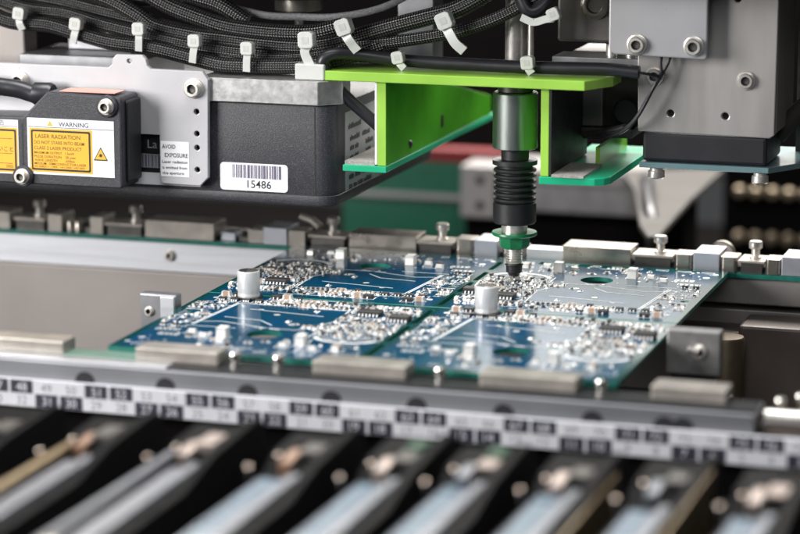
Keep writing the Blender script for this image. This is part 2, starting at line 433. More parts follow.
comp('inductor_block', WHBIG, 30.9, 22.6, PI/2, 2.6); comp('inductor_block', WHBIG, 59.2, 19.2, PI/2, 2.6)
for x, y in ((18.8, 26), (24.4, 21.5), (54.2, 15.4), (65.2, 13.2), (33, 14.5)): comp('chip_capacitor', WHMID, x, y, 0, 1.6)
comp('ceramic_block', TANBIG, 8.4, 84.2, 0, 1.9); comp('ceramic_block', TANBIG, 72.5, 15.5, PI/2, 1.9); comp('ceramic_block', TANBIG, 31, 84.5, 0, 1.9)
for x in (9.5, 14, 18.5, 23): comp('transistor', SOT5, x, 77.6, 0, 1.4)
comp('diode', SOD, 12.6, 85.2, 0, 2); comp('diode', SOD, 27, 84.6, 0, 2)
for x, y in ((5.2, 34.4), (9.2, 34.2)): comp('transistor', SOT, x, y, 0, 1.5)
def field(x0, x1, y0, y1, dx, dy, fill, mix):
    y = y0
    while y < y1:
        x = x0; cur = None
        while x < x1:
            if cur is None or PR.random() < .34:
                r = PR.random(); acc = 0; cur = mix[0]
                for q in mix:
                    acc += q[2]
                    if r < acc: cur = q; break
                a = 0 if PR.random() < .45 else PI/2
            kind, me, _, rr = cur
            if PR.random() < fill and free(x, y, rr*.8):
                comp(kind, me, x+PR.uniform(-.06, .06), y+PR.uniform(-.06, .06), a, rr*.8)
            x += dx if PR.random() < .85 else dx*1.6
        y += dy
MIX = [('chip_resistor', R0402, .24, .62), ('chip_resistor', R0603, .17, .82), ('chip_capacitor', C0402, .17, .62), ('chip_capacitor', C0603, .10, .82),
       ('chip_inductor', L0603, .12, .82), ('transistor', SOT, .17, 1.3), ('chip_capacitor', WH0805, .02, 1.05), ('chip_capacitor', C0805, .02, 1.1)]
field(59, 81.5, 34, 83, 1.9, 2.1, .62, MIX)
field(47, 58, 42, 52, 2.2, 2.0, .3, MIX)
field(24, 57, 74.6, 78.2, 1.8, 1.5, .66, MIX)
field(30, 57, 80, 85.5, 2.0, 1.7, .6, MIX)
field(3.2, 13.5, 40, 75, 2.0, 2.4, .45, MIX)
field(20, 80, 8.5, 27, 2.4, 3.0, .15, MIX)
field(20, 55, 42, 72, 9, 9, .25, MIX[:3])
vr = random.Random(9)
vias = [(vr.uniform(4, 80), vr.uniform(6, 85), vr.choice((.35, .45, .6))) for _ in range(120)]
ovals = [(36, 60, 1.2), (28, 66, 1.1), (46, 47, 1.3), (6, 80.5, 1.2), (73, 79, 1.4), (74, 47, 1.3), (5.5, 15, 1.3), (3.2, 8.5, 1.0), (70, 29, 1.2)]
sr = random.Random(21)
for px in (0, 1):
    for py in (0, 1):
        f = panel_xf(px, py)
        for kind, me, x, y, a in layout:
            place(f, kind, me, x, y, a, px, py)
            if sr.random() < .8:         # printed outline round each small part
                hx, hy = (1.15, .62) if a == 0 else (.62, 1.15)
                if me in (R0603, C0603, L0603, SOT): hx, hy = (1.35, .8) if a == 0 else (.8, 1.35)
                if me in (SOT5, SOD, TANBIG, WHMID, WHBIG): hx, hy = 2.3, 1.9
                srect(f, x-hx, y-hy, x+hx, y+hy, .26)
        for k in range(22):              # long printed lines running between the rows
            y = 33.2+2.1*k; x = 59.2
            while x < 81:
                l_ = sr.uniform(2, 7)
                if sr.random() < .55: sline(f, x, y+.95, min(x+l_, 82), y+.95, .30)
                if sr.random() < .4: sline(f, x, y+.95, x+sr.choice((0, .9)), y+sr.uniform(2, 4.5), .28)
                x += l_+.6
        for k in range(16):              # and along the two strips beside the score line
            x = 22+k*2.3
            sline(f, x, 73.6, x+sr.uniform(.8, 2), 73.6, .2); sline(f, x, 79, x+sr.uniform(.6, 2), 79, .2); sline(f, x, 79.2, x+.5, 81.5, .28)
        for k in range(14):
            y = 41+k*2.4
            sline(f, 2.8, y, 2.8+sr.uniform(1, 4), y, .28); sline(f, 9, y, 9+sr.uniform(2, 4.5), y, .28)
        for k in range(9):               # printed frames and names in the front margin
            x = 5+k*8.4+sr.uniform(-1, 1); y = 5.2
            srect(f, x, y, x+sr.uniform(2, 5), y+1.3, .26)
            for q in range(4): sline(f, x+q*.8, y+2.4, x+q*.8+.5, y+2.4+sr.uniform(-.2, .5), .22)
        for x, y, r in vias:
            if (x-42.3)**2+(y-30.5)**2 > 55 and not (15 < x < 57 and 39 < y < 73): via(f, x, y, r)
        for x, y, r in ovals: via(f, x, y, r)
        # the copper pour's printed outline and other printed lines
        for a in ((13.4, 38.4, 16.5, 74.6), (14.2, 38.4, 17.3, 74), (17.3, 74, 57.5, 73), (57.5, 73, 58, 55), (58, 55, 50.5, 39.5), (50.5, 39.5, 35, 39.5), (12, 36.4, 30, 36.4),
                  (2.5, 60.5, 8, 60.5), (2.5, 66, 13, 66), (57.5, 30.5, 57.5, 41), (59, 31.5, 82, 31.5), (59, 44.5, 80, 44.5), (59, 57.5, 75, 57.5),
                  (45, 38, 22, 45), (22, 45, 15, 43), (52, 62, 24, 66), (20, 52, 34, 50), (34, 50, 40, 44), (48, 70, 48, 66), (34, 10, 46, 10), (60, 9, 60, 28), (24, 80, 58, 80), (32, 86, 60, 86)): sline(f, *a)
        for b in ((8.6, 20.6, 15.4, 23.6), (5, 27.4, 13, 30.4), (69, 20, 77, 24), (74, 9, 81, 12.5), (70, 33.5, 75, 39), (76, 47, 81, 53), (3, 44, 6, 50)): srect(f, *b)
        for i in range(4): pad(f, 9.6+i*1.6, 22.1, 1.0, 1.5); pad(f, 6.2+i*1.8, 28.9, 1.1, 1.5)
        for i in range(7): pad(f, 33+i*1.7, 8.2, 1.0, 1.2)
        # broad printed arc in front of the big chips
        for i in range(14):
            t0, t1 = PI*(1.02+.9*i/14), PI*(1.02+.9*(i+1)/14)
            sline(f, 70+10.5*math.cos(t0), 33+6.5*math.sin(t0), 70+10.5*math.cos(t1), 33+6.5*math.sin(t1), 1.6)
        for i in range(80):              # tiny printed designators
            x, y = sr.uniform(4, 78), sr.uniform(6, 84)
            if free(x, y, .3) and not (15 < x < 57 and y < 73) and (y > 30 or i % 4 == 0):
                for k in range(sr.randint(2, 3)): sline(f, x+k*.75, y, x+k*.75+.45, y+sr.uniform(-.3, .5), .3); sline(f, x+k*.75, y+.7, x+k*.75+.5, y+.7, .2)
        for i in range(150):             # bare pads
            x, y = sr.uniform(4, 80), sr.uniform(6, 85)
            if (14 < x < 57 and y < 73) or (y < 28 and i % 5): continue
            if free(x, y, .35): pad(f, x, y, sr.choice((.6, .9)), sr.choice((.5, .8))); pad(f, x+1.3, y, .7, .7); sline(f, x-.8, y+.8, x+2, y+.8, .2)
obj('silkscreen_print', silk, SILK, pcb, kind='stuff'); obj('solder_pads', pads, TIN, pcb, kind='stuff')
# nearest 300 of each kind as parts, the rest joined
camx, camy = 349.3, -791.5
PLACED.sort(key=lambda p: (p[2]-camx)**2+(p[3]-camy)**2)
used = {}; rest = []
for kind, me, X, Y, a in PLACED:
    used[kind] = used.get(kind, 0)+1
    if used[kind] <= 280: put(kind, me, pcb, (X, Y, .02), a)
    else: rest.append((me, X, Y, a))
if rest:
    bm = bmesh.new(); mats = []
    for me, X, Y, a in rest:
        i0 = len(bm.verts); j0 = len(bm.faces); bm.from_mesh(me); bm.verts.ensure_lookup_table(); bm.faces.ensure_lookup_table()
        mtx = Matrix.Translation(Vector((X, Y, .02))*S) @ Matrix.Rotation(a, 4, 'Z')
        for v in bm.verts[i0:]: v.co = mtx @ v.co
        idx = []
        for mm in me.materials:
            if mm not in mats: mats.append(mm)
            idx.append(mats.index(mm))
        for fc in bm.faces[j0:]: fc.material_index = idx[fc.material_index]
    me = bpy.data.meshes.new('small_components'); bm.to_mesh(me); bm.free()
    for mm in mats: me.materials.append(mm)
    put('small_components', me, pcb, (0, 0, 0), kind='stuff')
# integrated circuits: body with separate pins
def ic(f, x, y, l, w_, h, npin, py, pitch=1.27):
    X, Y = f(x, y); rz = PI if py else 0
    b = G().box(-l/2, l/2, -w_/2, w_/2, .15, h, .22, 0, 1)
    b.lathe((-l/2+.9, -w_/2+.9, h-.02), [(.35, 0), (.35, .03)], 12, 0); b.smooth = False
    o = put('integrated_circuit', mesh('integrated_circuit', b, [CHIPBLK]), pcb, (X, Y, .02), rz)
    for s_ in (-1, 1):
        for i in range(npin):
            gp = PINM[s_]; q = Vector(((i-(npin-1)/2)*pitch, s_*w_/2, 0))
            if py: q.x, q.y = -q.x, -q.y
            put('pin', gp, o, (X+q.x, Y+q.y, .02), rz)
PINM = {}
for s_ in (-1, 1):
    g = G(); gull(g, 0, 0, s_, 1.5, .5, 1.2, 0); PINM[s_] = mesh('pin', g, TIN)
for px in (0, 1):
    for py in (0, 1):
        f = panel_xf(px, py)
        ic(f, 66.2, 69.5, 8.2, 4.4, 1.7, 6, py); ic(f, 78.6, 64, 7.2, 4.0, 1.9, 5, py)
# electrolytic capacitors on the front row
for px in (0, 1):
    X, Y = 17.4+86*px, 82.3
    o = put('electrolytic_capacitor', mesh('electrolytic_capacitor', G().lathe((0, 0, .6), [(3.4, 0), (3.85, .3), (3.95, .9), (3.75, 1.5), (3.75, 1.8), (3.95, 2.3), (3.95, 8.9), (3.8, 9.3), (3.5, 9.4)], 40), [CANALU]), pcb, (X, Y, 0))
    t = G().lathe((0, 0, 10.0), [(3.5, 0), (3.4, .04)], 40)
    put('can_top', mesh('can_top', t, [CANTOP]), o, (X, Y, 0))
    hm = G(); hm.add([(3.4*math.cos(a_), 3.4*math.sin(a_), 10.06) for a_ in [PI*.62+PI*.9*k_/12 for k_ in range(13)]], [tuple(range(13))])
    put('polarity_mark', mesh('polarity_mark', hm, [INK]), o, (X, Y, 0))
    b = G(); p = [(-4.2, -4.2), (3.2, -4.2), (4.2, -3.2), (4.2, 3.2), (3.2, 4.2), (-4.2, 4.2)]
    b.prism(p, 'z', .05, .9, .08); put('socket_base', mesh('socket_base', b, [CHIPBLK]), o, (X, Y, 0))
    for s_ in (-1, 1): put('lead', mesh('lead', G().box(-.5, .5, min(s_*3, s_*4.9), max(s_*3, s_*4.9), .03, .28), TIN), o, (X, Y, 0))

# ------------------------------------------------------------------ rails
def stud(x, y, z, parent, r=2.9, h=7.4, m=None):
    g = G().lathe((0, 0, 0), [(r*.95, 0), (r*.95, .6), (r*.62, .8), (r*.62, h-2.9), (r*.95, h-2.6), (r, h-2.3), (r, h-.5), (r*.85, h)], 22)
    return put('locating_stud', mesh('locating_stud', g, [m or NICKEL]), parent, (x, y, z))
brail = thing('back_rail', (30, 200, -80), 'long metal conveyor rail with clamp blocks behind the circuit board', 'rail')
RB = 182.
obj('rail_body', G().box(-330, 118, RB+1, RB+34, -14.6, -2.6, .5), ALUB, brail)
obj('rail_body', G().box(118.2, 330, RB+1, RB+34, -12.6, -2.6, .5), mat('shaded_rail_metal', (.36, .34, .325), .6, .42, .08, 100), brail)  # right half of the rail: its shade is put into the base colour
obj('lower_plate', G().box(-330, 330, RB+2.2, RB+30, -80, -15.0, .4), PINKGREY, brail)
obj('green_gasket', G().box(-330, 330, RB-1, RB+22, -2.5, -.9), TEALP if False else FR4, brail)
obj('base_strip', G().box(-330, 330, RB+5, RB+22, -.9, .6), STEELD, brail)
# (x0, x1, height, material, y depth, y start)
bx = [(-139, -121.7, 6.6, BEIGE, 12, 0), (-105.2, -99.1, 6.8, BEIGE, 12, 0), (-87.1, -81.5, 6.8, BEIGE, 12, 0), (-63.7, -34.7, 6.8, BEIGE, 13, 0), (-33, -27, 3.0, BLUESTEEL, 8, 3), (-21.4, -15, 5.0, BEIGE, 10, 2),
      (-14.4, -4.6, 6.6, BLUESTEEL, 14, 0), (-3.7, 3.2, 6.2, BEIGE, 9, -1), (20.2, 47.2, 6.2, NICKEL, 13, 1), (62.5, 69.8, 6.4, NICKEL, 9, 1), (70.4, 79.4, 6.6, BLUESTEEL, 14, 0),
      (80.5, 89.6, 4.4, NICKEL, 9, 2), (90.3, 104.2, 4.2, ALU, 7, 2), (104.6, 130.6, 6.4, NICKEL, 13, 0), (146.9, 153.6, 5.8, NICKEL, 9, 0), (154.2, 163.8, 6.8, BLUESTEEL, 15, 0),
      (164.2, 170.4, 5.8, NICKEL, 9, 0), (180.8, 186.3, 5.8, NICKEL, 9, 0), (186.8, 206, 7, BLUESTEEL, 15, 0), (210, 250, 7, NICKEL, 13, 0)]
for x0, x1, h, m_, dy, y0 in bx:
    c = (x1-x0)/2; e = min(1.2, c*.3)
    p = [(-c, e), (-c+e, 0), (c-e, 0), (c, e), (c, dy), (-c, dy)] if m_ is NICKEL and c < 5 else [(-c, 0), (c, 0), (c, dy), (-c, dy)]
    put('clamp_block', mesh('clamp_block', G().prism(p, 'z', 0, h, .25), [m_]), brail, ((x0+x1)/2, RB+y0+.2, -.9))
for x0, x1 in ((-120, -106.1), (-80.7, -64.5), (4.2, 19.4), (47.7, 62), (131.2, 146.5), (170.8, 180.6)):
    g = G().box(x0, x1, RB-.3, RB+12, 3.0, 4.0, .2); obj('clip_plate', g, BEIGE, brail)
    obj('clip_arm', G().box(x0+1, x1-1, RB+.6, RB+11, -.9, 3.0), STEELD, brail)
for x, z in ((-111.5, 4), (-70, 4), (12.1, 4), (56, 4), (140.5, 4), (176.1, 4)): stud(x, RB+6.5, z, brail, 2.5, 6.2, STEEL)
for x in (-97.1, -93.6): put('locating_stud', mesh('locating_stud', G().lathe((0, 0, 0), [(1.6, 0), (1.6, 3.6), (1.2, 4.2)], 16), [NICKEL]), brail, (x, RB+4, -.9))
obj('release_lever', G().tube([(-2, RB+9, 9.4), (3, RB+8, 8.2), (7, RB+6, 6)], 1.5, 10), BEIGE, brail)
obj('pulley', G().lathe((160.2, RB+24, 1.2), [(4.5, -1), (4.9, -.6), (4.9, 2), (4.4, 2.2)], 30, 0, 'y'), NICKEL, brail)
sc = G(); s1 = hexscrew((-53.6, RB+1, -7.8), 1.9, 1.5); obj('screw', s1, [STEEL, STEELD], brail)
# darker carriage below the right half of the rail
rc = thing('lower_carriage', (230, 170, -80), 'dark brown metal carriage below the rail beside the right board edge', 'machine part')
obj('side_panel', G().box(176, 300, 158, 179, -80, -15, 1.2), DARKBROWN, rc)
obj('inner_panel', G().box(150, 175.4, 164, 180, -80, -19, 1.0), DARKBROWN, rc)
obj('roller', G().lathe((172.5, 152, -80), [(7.0, 0), (7.0, 61), (6.4, 62)], 36), mat('dark_gold_sleeve', (.085, .065, .04), .6, .45), rc)

# support brackets at the two ends of the bar under the board
def bracket(x0, x1, label, screwx, flip):
    t = thing('support_bracket', ((x0+x1)/2, 64, -80), label, 'bracket', 'brackets of the support bar under the board')
    lo = -11 if flip else -14
    m_ = ALUD if not flip else mat('gunmetal', (.32, .315, .31), .7, .42, .1, 300, .1, 1800)
    o = obj('bracket_plate', G().box(x0, x1, 61, 66, lo, 4.2, .7), m_, t)
    obj('foot', G().box(x0+2, x1-2, 62.4, 65, -80, lo), STEELD, t)
    s_ = hexscrew((screwx, 61, -3.0 if flip else -2), 1.4 if not flip else 2.0, 1.2); obj('screw', s_, [STEEL, STEELD], t)
    return t
lb = bracket(-14.8, -1, 'small shiny metal bracket standing at the left board edge', -11.2, False)
obj('step', G().box(-6.6, -1.4, 59.6, 60.9, -13, 3.7, .3), ALUB, lb)
rb_ = bracket(170.2, 188, 'dark grey metal bracket with a screw at the right board edge', 181.2, True)
obj('lever_pin', G().tube([(177.6, 58.4, -1.6), (181, 59.2, -2.8)], 1.0, 10), STEEL, rb_)
obj('support_bar', G().box(-16, 190, 70, 76, -80, -20, .5), STEELD, label='dark steel support bar running across under the circuit board', cat='bar')

# front rail
frail = thing('front_rail', (80, -6, -80), 'grey metal conveyor rail with printed slot numbers in front of the circuit board', 'rail')
FX = 213.
obj('rail_body', G().box(-160, FX, -15, 1.2, -17.6, -2.8, .5), mat('blue_grey_rail_metal', (.26, .265, .285), .6, .40, .12, 35, .05, 1500), frail)
obj('top_ledge', G().box(-160, 26, -14.4, -1.5, -2.8, -1.9, .2), ALU, frail)
obj('black_ledge', G().box(26.1, FX-.4, -14.2, -1.5, -2.8, -1.9, .2), BLACK, frail)
obj('ledge_runner', G().box(-160, 26, -9, -.6, -1.9, -1.5, .1), mat('runner_green_reflection', (.16, .26, .21), .2, .35), frail)  # dull metal runner, a green reflection is put into its colour
for x0, x1 in ((-100, -11.5), (13.4, 41.5), (73, 103.5), (127, 157.5), (180.5, 203.4)):
    put('clamp_block', mesh('clamp_block', G().box(-(x1-x0)/2, (x1-x0)/2, 0, 9.6, 0, 4.4, .5), [BEIGE]), frail, ((x0+x1)/2, -9.2, -1.9))
for x in (46, 60.5, 113.5, 164.5): stud(x, -5.6, -1.9, frail, 2.0, 4.4, CHROME)
for k in range(9):
    x = -1.6+k*27.6 if k < 8 else 186
    g = G().lathe((0, 0, 0), [(3.3, -.25), (3.3, .1)], 26, 0, 'y'); put('access_hole', mesh('access_hole', g, [INK]), frail, (x, -15.0, -8.6))
obj('rail_web', G().box(-160, FX, -11, -3, -80, -17.7), DARK, frail)
# number strip
STRIPP = mat('worn_strip_film', (.62, .62, .66), 0, .4, .08, 60)
strip = obj('number_strip', G().box(-160, 260, -17, -15.6, -17.8, -8.7, .15), STRIPP, frail)
CELL = 8.62; X51 = -1.3
INKN = mat('dark_strip_print', (.028, .028, .045), 0, .45)
INKG = mat('grey_strip_print', (.16, .16, .19), 0, .45)
def tile(txt, dark, x, z):
    g = G().box(-CELL/2+.45, CELL/2-.45, -.06, 0, -2.15, 2.15, 0, 0)
    g.text(txt, 3.9, 0, -.09, -1.4, 1, 'CENTER', bold=.0)
    put('number_cell', mesh('number_cell', g, [INKN if dark else STRIPP, STRIPP if dark else INKG]), strip, (x, -17.01, z))
for nmb in range(42, 80):
    dark = ((nmb-51)//2) % 2 == 0; x = X51+(nmb-51)*CELL+CELL/2
    tile(str(nmb), dark, x, -11.2); tile(str(80-nmb), not dark, x, -15.5)
# right of the front rail: end fitting
ef = thing('rail_end_fitting', (240, -6, -80), 'polished rail end fitting with small pins right of the numbered rail', 'machine part')
obj('bar', G().tube([(FX+3, -13, -3.4), (330, -13, -3.4)], 2.2, 16), STEEL, ef)
obj('block', G().box(FX+1.5, 330, -12, 4, -20, -5.8, .5), DARKBROWN, ef)
obj('plate', G().box(FX+8, 330, -13.2, -12.1, -16, -9, .3), ALUD, ef)
obj('foot', G().box(FX+6, 330, -10, 2, -80, -20), DARK, ef)
for x, y in ((219, -6), (224, 1), (230.5, -6), (236, 1), (246, -5)): stud(x, y, -5.8, ef, 1.7, 6.5, CHROME)
obj('pin', G().lathe((229, -13.2, -13), [(1.5, 0), (1.5, -1.4), (1.0, -1.8)], 16, 0, 'y'), STEEL, ef)

# ------------------------------------------------------------------ tape feeders
struct('feeder_table', G().box(-220, 330, -420, -22, -80, -62), DARK)
FEED = [(-16, TAPEG), (15, TAPEG), (47, TAPEG), (78, TAPEG), (108, TAPE), (135, TAPE), (158, TAPE), (184, TAPE), (210, TAPE), (237, TAPE)]
names = ['tape feeder with a grey tape and long brass strip below slot numbers 44 and 45', 'tape feeder with a grey tape and narrow grey rail below slot numbers 48 and 49', 'tape feeder with a grey tape, brass strip and brown lever below slot number 52', 'tape feeder with a dull grey tape below slot number 56',
         'tape feeder with a wide pale blue tape and brown lever below slot number 60', 'tape feeder with a pale blue tape and green card below slot number 63', 'tape feeder with a blue tape and green card below slot number 66', 'tape feeder with a blue tape beside a low brass rail below slot number 70', 'tape feeder with a blue tape and tall brass rail below slot number 73', 'tape feeder with bright screws below slot number 77']
fr = random.Random(8)
BOLT = mat('warm_bolt_steel', (.62, .52, .45), 1., .18, .08, 300, rvar=.05)
MATT = mat('matt_black_paint', (.0045, .0045, .005), 0, .65, .2, 200, spec=.08)
GUIDE = mat('grey_tape_guide', (.13, .14, .16), .5, .4, .12, 200); LEVER = mat('pinkish_steel_lever', (.34, .28, .25), .6, .4, .15, 200)
for i, (x, tm) in enumerate(FEED):
    t = thing('tape_feeder', (x-6, -200, -62), names[i], 'feeder', 'tape feeders below the numbered rail')
    y0 = -117+fr.uniform(-5, 4); yend = -420; ht = fr.uniform(-.8, .8); ye = fr.uniform(-5, 1)
    obj('body', G().prism([(-24, -62), (-24, -26), (-75, -24), (-77+ye, -1.4), (-83+ye, .6), (-104, -.4), (-113, -4.9), (yend, -4.9), (yend, -62)], 'x', x-13.2, x+1.8, .4), MATT, t)
    obj('side_wall', G().prism([(-25, -62), (-25, -27), (-74, -25), (-76+ye, .4+ht), (-82+ye, 2.0+ht), (-118, .6+ht), (-140, -3.2), (yend, -4), (yend, -62)], 'x', x+2.1, x+5.0, .3), MATT, t)
    wl = x-10.6 if tm is TAPE else x-7.6
    obj('cover_tape', G().box(wl, x-3.0, yend+5, y0, -4.9, -3.2, .2), tm, t)
    if tm is TAPE: obj('carrier_tape', G().box(x-8.2, x-6.0, yend+5, y0-2, -3.2, -2.8), TAPEC, t)
    obj('tape_guide', G().box(x-2.8, x+.2, yend+5, y0+3, -4.9, -2.0, .4), GUIDE, t)
    obj('peel_lever', G().prism([(-113, -4.9), (-113, -.6), (-104, .2), (-96, -.6), (-96, -4.9)], 'x', x-8.2, x-4.9, .4), COPPERY if i in (2, 4) else LEVER if i % 2 else GUIDE, t)
    obj('pickup_window', G().box(x-4.4, x+1.0, -108+fr.uniform(-2, 2), -98, -.6, 1.0+ht, .3), LEVER if i % 3 == 0 else STEELD, t)
    if i in (5, 6): obj('green_card', G().box(x-4.0, x+1.2, -97, -90, .2, 2.2, .2), mat('dark_green_card', (.004, .05, .022), 0, .4), t)
    for (dx, yy, zz) in ((-10.0, -108, .6), (-14.0, -122, .2)):
        q = fr.uniform(-2, 2)
        obj('screw', G().lathe((x+dx, yy+q, -5.5), [(.5, 0), (.5, zz+4.3), (.85, zz+4.6), (.95, zz+4.9), (.8, zz+5.2), (.4, zz+5.4), (.05, zz+5.45)], 18), BOLT, t)
    if i < 4: obj('brass_strip', G().box(x-12.8, x-10.4, yend+60, -107, -4.9, -1.6, .4), BRASS if i in (0, 2) else GUIDE, t)
    if i in (7, 8): obj('brass_rail', G().box(x+5.2, x+6.0, -165, -92, -62, 1.2 if i == 8 else -2.0, .3), BRASS, t)
    obj('latch', G().box(x-9.4, x-4, -212-9*(i % 3), -200-9*(i % 3), -2.7, .4, .8), NICKEL if i % 2 else ALU, t)

# ------------------------------------------------------------------ head: sensor housing, plate, laser sensor
struct('head_beam', G().box(-260, 300, 112, 225, 112, 150, 1), DARK)
house = thing('sensor_housing', (-30, 170, 27), 'large black powder coated housing with a white bar code label', 'housing')
g = G()
p = []                       # plan outline with a rounded right front corner
p += [(-200, 118), (30.5, 118)]
for k in range(1, 7): a = -PI/2+PI/2*k/6; p.append((30.5+6*math.cos(a), 124+6*math.sin(a)))
p += [(36.5, 236), (-200, 236)]
g.prism(p, 'z', 27, 63.4, .5); g.smooth = True
obj('case', g, POWDER, house)
p2 = [(x*1.0+(.7 if x > 0 else 0), y-(.7 if y < 130 else 0)) for x, y in p]
g = G().prism(p2, 'z', 27.6, 31.0, .3); g.smooth = True; obj('bottom_rim', g, POWDER, house)
obj('seam', G().box(29.4, 29.9, 117.9, 118.2, 31.2, 63), BLACK, house)
# bar code label
def rounded(x0, x1, z0, z1, r, n=5):
    q = []
    for cx, cz, a0 in ((x1-r, z0+r, -PI/2), (x1-r, z1-r, 0), (x0+r, z1-r, PI/2), (x0+r, z0+r, PI)):
        for k in range(n+1): a = a0+PI/2*k/n; q.append((cx+r*math.cos(a), cz+r*math.sin(a)))
    return q
lab = obj('barcode_label', G().prism(rounded(-6.6, 19.3, 31.6, 41.6, 1.4), 'y', 117.8, 118.0), WHITEP, house)
g = G(); x = -1.8; bars = random.Random(4)
while x < 16:
    wd = bars.choice((.25, .25, .5, .5, .9)); g.box(x, x+wd, 117.72, 117.79, 36.2, 41.0); x += wd+bars.choice((.25, .35, .5))
obj('bar_code', g, INKBAR, lab)
obj('number', G().text('15486', 4.0, 8.4, 117.74, 32.7, 0, 'CENTER', bold=.005), INK, lab)
# second label, mostly behind the plate
lab = obj('serial_label', G().box(-40, -17.6, 117.8, 118, 31.8, 52), BLACK, house)
obj('label_paper', G().box(-40, -14.2, 117.66, 117.79, 32.0, 36.4), WHITEP, lab)
obj('bar_patch', G().box(-38, -20, 117.66, 117.79, 38.2, 43.2), GREYLAB, lab)
g = G(); x = -37.6
while x < -22: wd = bars.choice((.25, .5, .8)); g.box(x, x+wd, 117.6, 117.65, 38.4, 43.0); x += wd+bars.choice((.3, .5))
obj('bar_code', g, INKBAR, lab)
obj('number', G().text('15486', 3.4, -29.4, 117.62, 33.0, 0, 'LEFT'), INK, lab)
obj('lettering', G().text('La', 4.4, -34.6, 117.74, 45.4, 0, 'LEFT'), GREYLAB, lab)
# label on the right side
lab = obj('type_plate', G().box(36.5, 36.7, 131, 200, 28.5, 59.5), GREYLAB, house)
g = G()
for zz, runs in ((53, ((134, 148),)), (48.5, ((136, 147), (150, 158))), (45, ((136, 140), (141.5, 145), (154, 162))), (41.5, ((136, 139), (141, 145), (154, 160))),
                 (38, ((136, 142), (144, 150))), (34.5, ((135, 140), (142, 148), (150, 158))), (31, ((135, 138), (140, 143), (145, 150), (152, 160)))):
    for a_, b_ in runs:                  # rows of small print too fine to read
        y = a_
        while y < b_: wd = bars.uniform(.6, 1.1); g.box(36.71, 36.76, y, y+wd, zz, zz+bars.uniform(1.3, 2.1)); y += wd+.4
obj('print', g, INK, lab)

GALV = mat('galvanised_steel', (.46, .455, .45), .85, .38, .22, 420, .12, 900)
bar = obj('metal_bar', G().prism([(-14, 116), (31.6, 116), (38.4, 123), (38.4, 132), (-14, 132)], 'z', 63.7, 72.4, .35), GALV, label='bare aluminium bar lying on the black housing beside the plate', cat='bar')

plate = thing('mounting_plate', (-50, 115, 33), 'pale grey steel mounting plate with a tab and a column of holes', 'plate')
pp = [(-200, 51.0), (-28.4, 51.0), (-28.5, 34.6), (-27.6, 33.2), (-12.9, 33.0), (-9.8, 36.2), (-9.3, 71.6), (-11.4, 74.6), (-31.4, 74.8), (-32.6, 75.8), (-33.2, 78.2), (-34.6, 79.6), (-44.6, 79.6), (-46, 78.2), (-46.6, 75.8), (-47.8, 74.8), (-200, 74.8)]
hol = [circle(-39.6, 77.3, .85, .85, 16)]+[circle(-13.9, z, 1.0, 1.0, 16) for z in (60, 52, 46.9, 38.9)]
def plate_with_holes(pp, hol, y0, y1):
    vs = [Vector(q) for q in pp]; loops = [list(range(len(pp)))]
    for h in hol:
        b0 = len(vs); vs += [Vector(q) for q in h]; loops.append(list(range(b0, b0+len(h))))
    ed = [(l[i], l[(i+1) % len(l)]) for l in loops for i in range(len(l))]
    rv, _, rf, _, _, _ = delaunay_2d_cdt(vs, ed, [], 0, 1e-5)
    keep = []
    for t in rf:
        c = sum((rv[i] for i in t), Vector((0, 0)))/len(t)
        if inside(c, pp) and not any(inside(c, h) for h in hol): keep.append(tuple(t))
    g = G(); n = len(rv)
    g.add([(q.x, y0, q.y) for q in rv]+[(q.x, y1, q.y) for q in rv], keep+[tuple(i+n for i in reversed(t)) for t in keep])
    es = {(t[i], t[(i+1) % 3]) for t in keep for i in range(3)}
    sd = [(b, a, a+n, b+n) for a, b in es if (b, a) not in es]
    g.f += sd; g.m += [0]*len(sd)
    return g
def bev_obj(o, wd):
    md = o.modifiers.new('edge', 'BEVEL'); md.width = wd*S; md.segments = 2; md.limit_method = 'ANGLE'; md.angle_limit = .9
o = obj('sheet', plate_with_holes(pp, hol, 114, 116.2), ALUPLATE, plate); bev_obj(o, .3)
for x, z in ((-14.7, 68.4), (-82.9, 68.6)): obj('screw', hexscrew((x, 114, z), 2.9, 3.0), [STEEL, STEELD], plate)
lab = obj('exposure_label', G().box(-28.0, -17.0, 113.9, 113.99, 36.0, 48.8), WHITEP, plate)
g = G()
for k, (tx, sz, xx) in enumerate((('AVOID', 2.1, -27.4), ('EXPOSURE', 2.1, -26.4), ('Laser radiation', 1.45, -27.4), ('is emitted from', 1.45, -27.4), ('this aperture', 1.45, -27.4))):
    g.text(tx, sz, xx, 113.84, (46.2, 43.1, 40.9, 38.8, 36.8)[k], 0, 'LEFT', wid=(5.2, 9.0, 9.8, 9.6, 8.4)[k], bold=.015)
obj('print', g, INK, lab)

laser = thing('laser_sensor', (-60, 106, 32), 'black laser sensor with a yellow and white warning label', 'laser sensor')
lp = [(-140, 33.2), (-37.2, 33.2), (-36.4, 34.0), (-36.2, 65.4), (-37, 66.4), (-65.0, 67.2), (-74.6, 57.8), (-140, 56.6)]
obj('case', G().prism(lp, 'y', 98, 113.9, .7), POWDER, laser)
obj('side_cover', G().prism([(-36.1, 34.6), (-35.4, 35.4), (-35.3, 64.2), (-36.1, 65.0)], 'y', 101.5, 113.9, .6), BLACK, laser)
obj('groove', G().box(-75.3, -74.7, 97.9, 98.2, 38.5, 55.4), BLACK, laser)
for x, z in ((-41.4, 63.0), (-74.9, 36.2)):
    obj('boss', G().lathe((x, 98, z), [(4.0, .5), (4.0, -.8), (3.6, -1.1)], 26, 0, 'y'), POWDER, laser)
    obj('screw', hexscrew((x, 96.9, z), 2.35, 2.6), [STEEL, STEELD], laser)
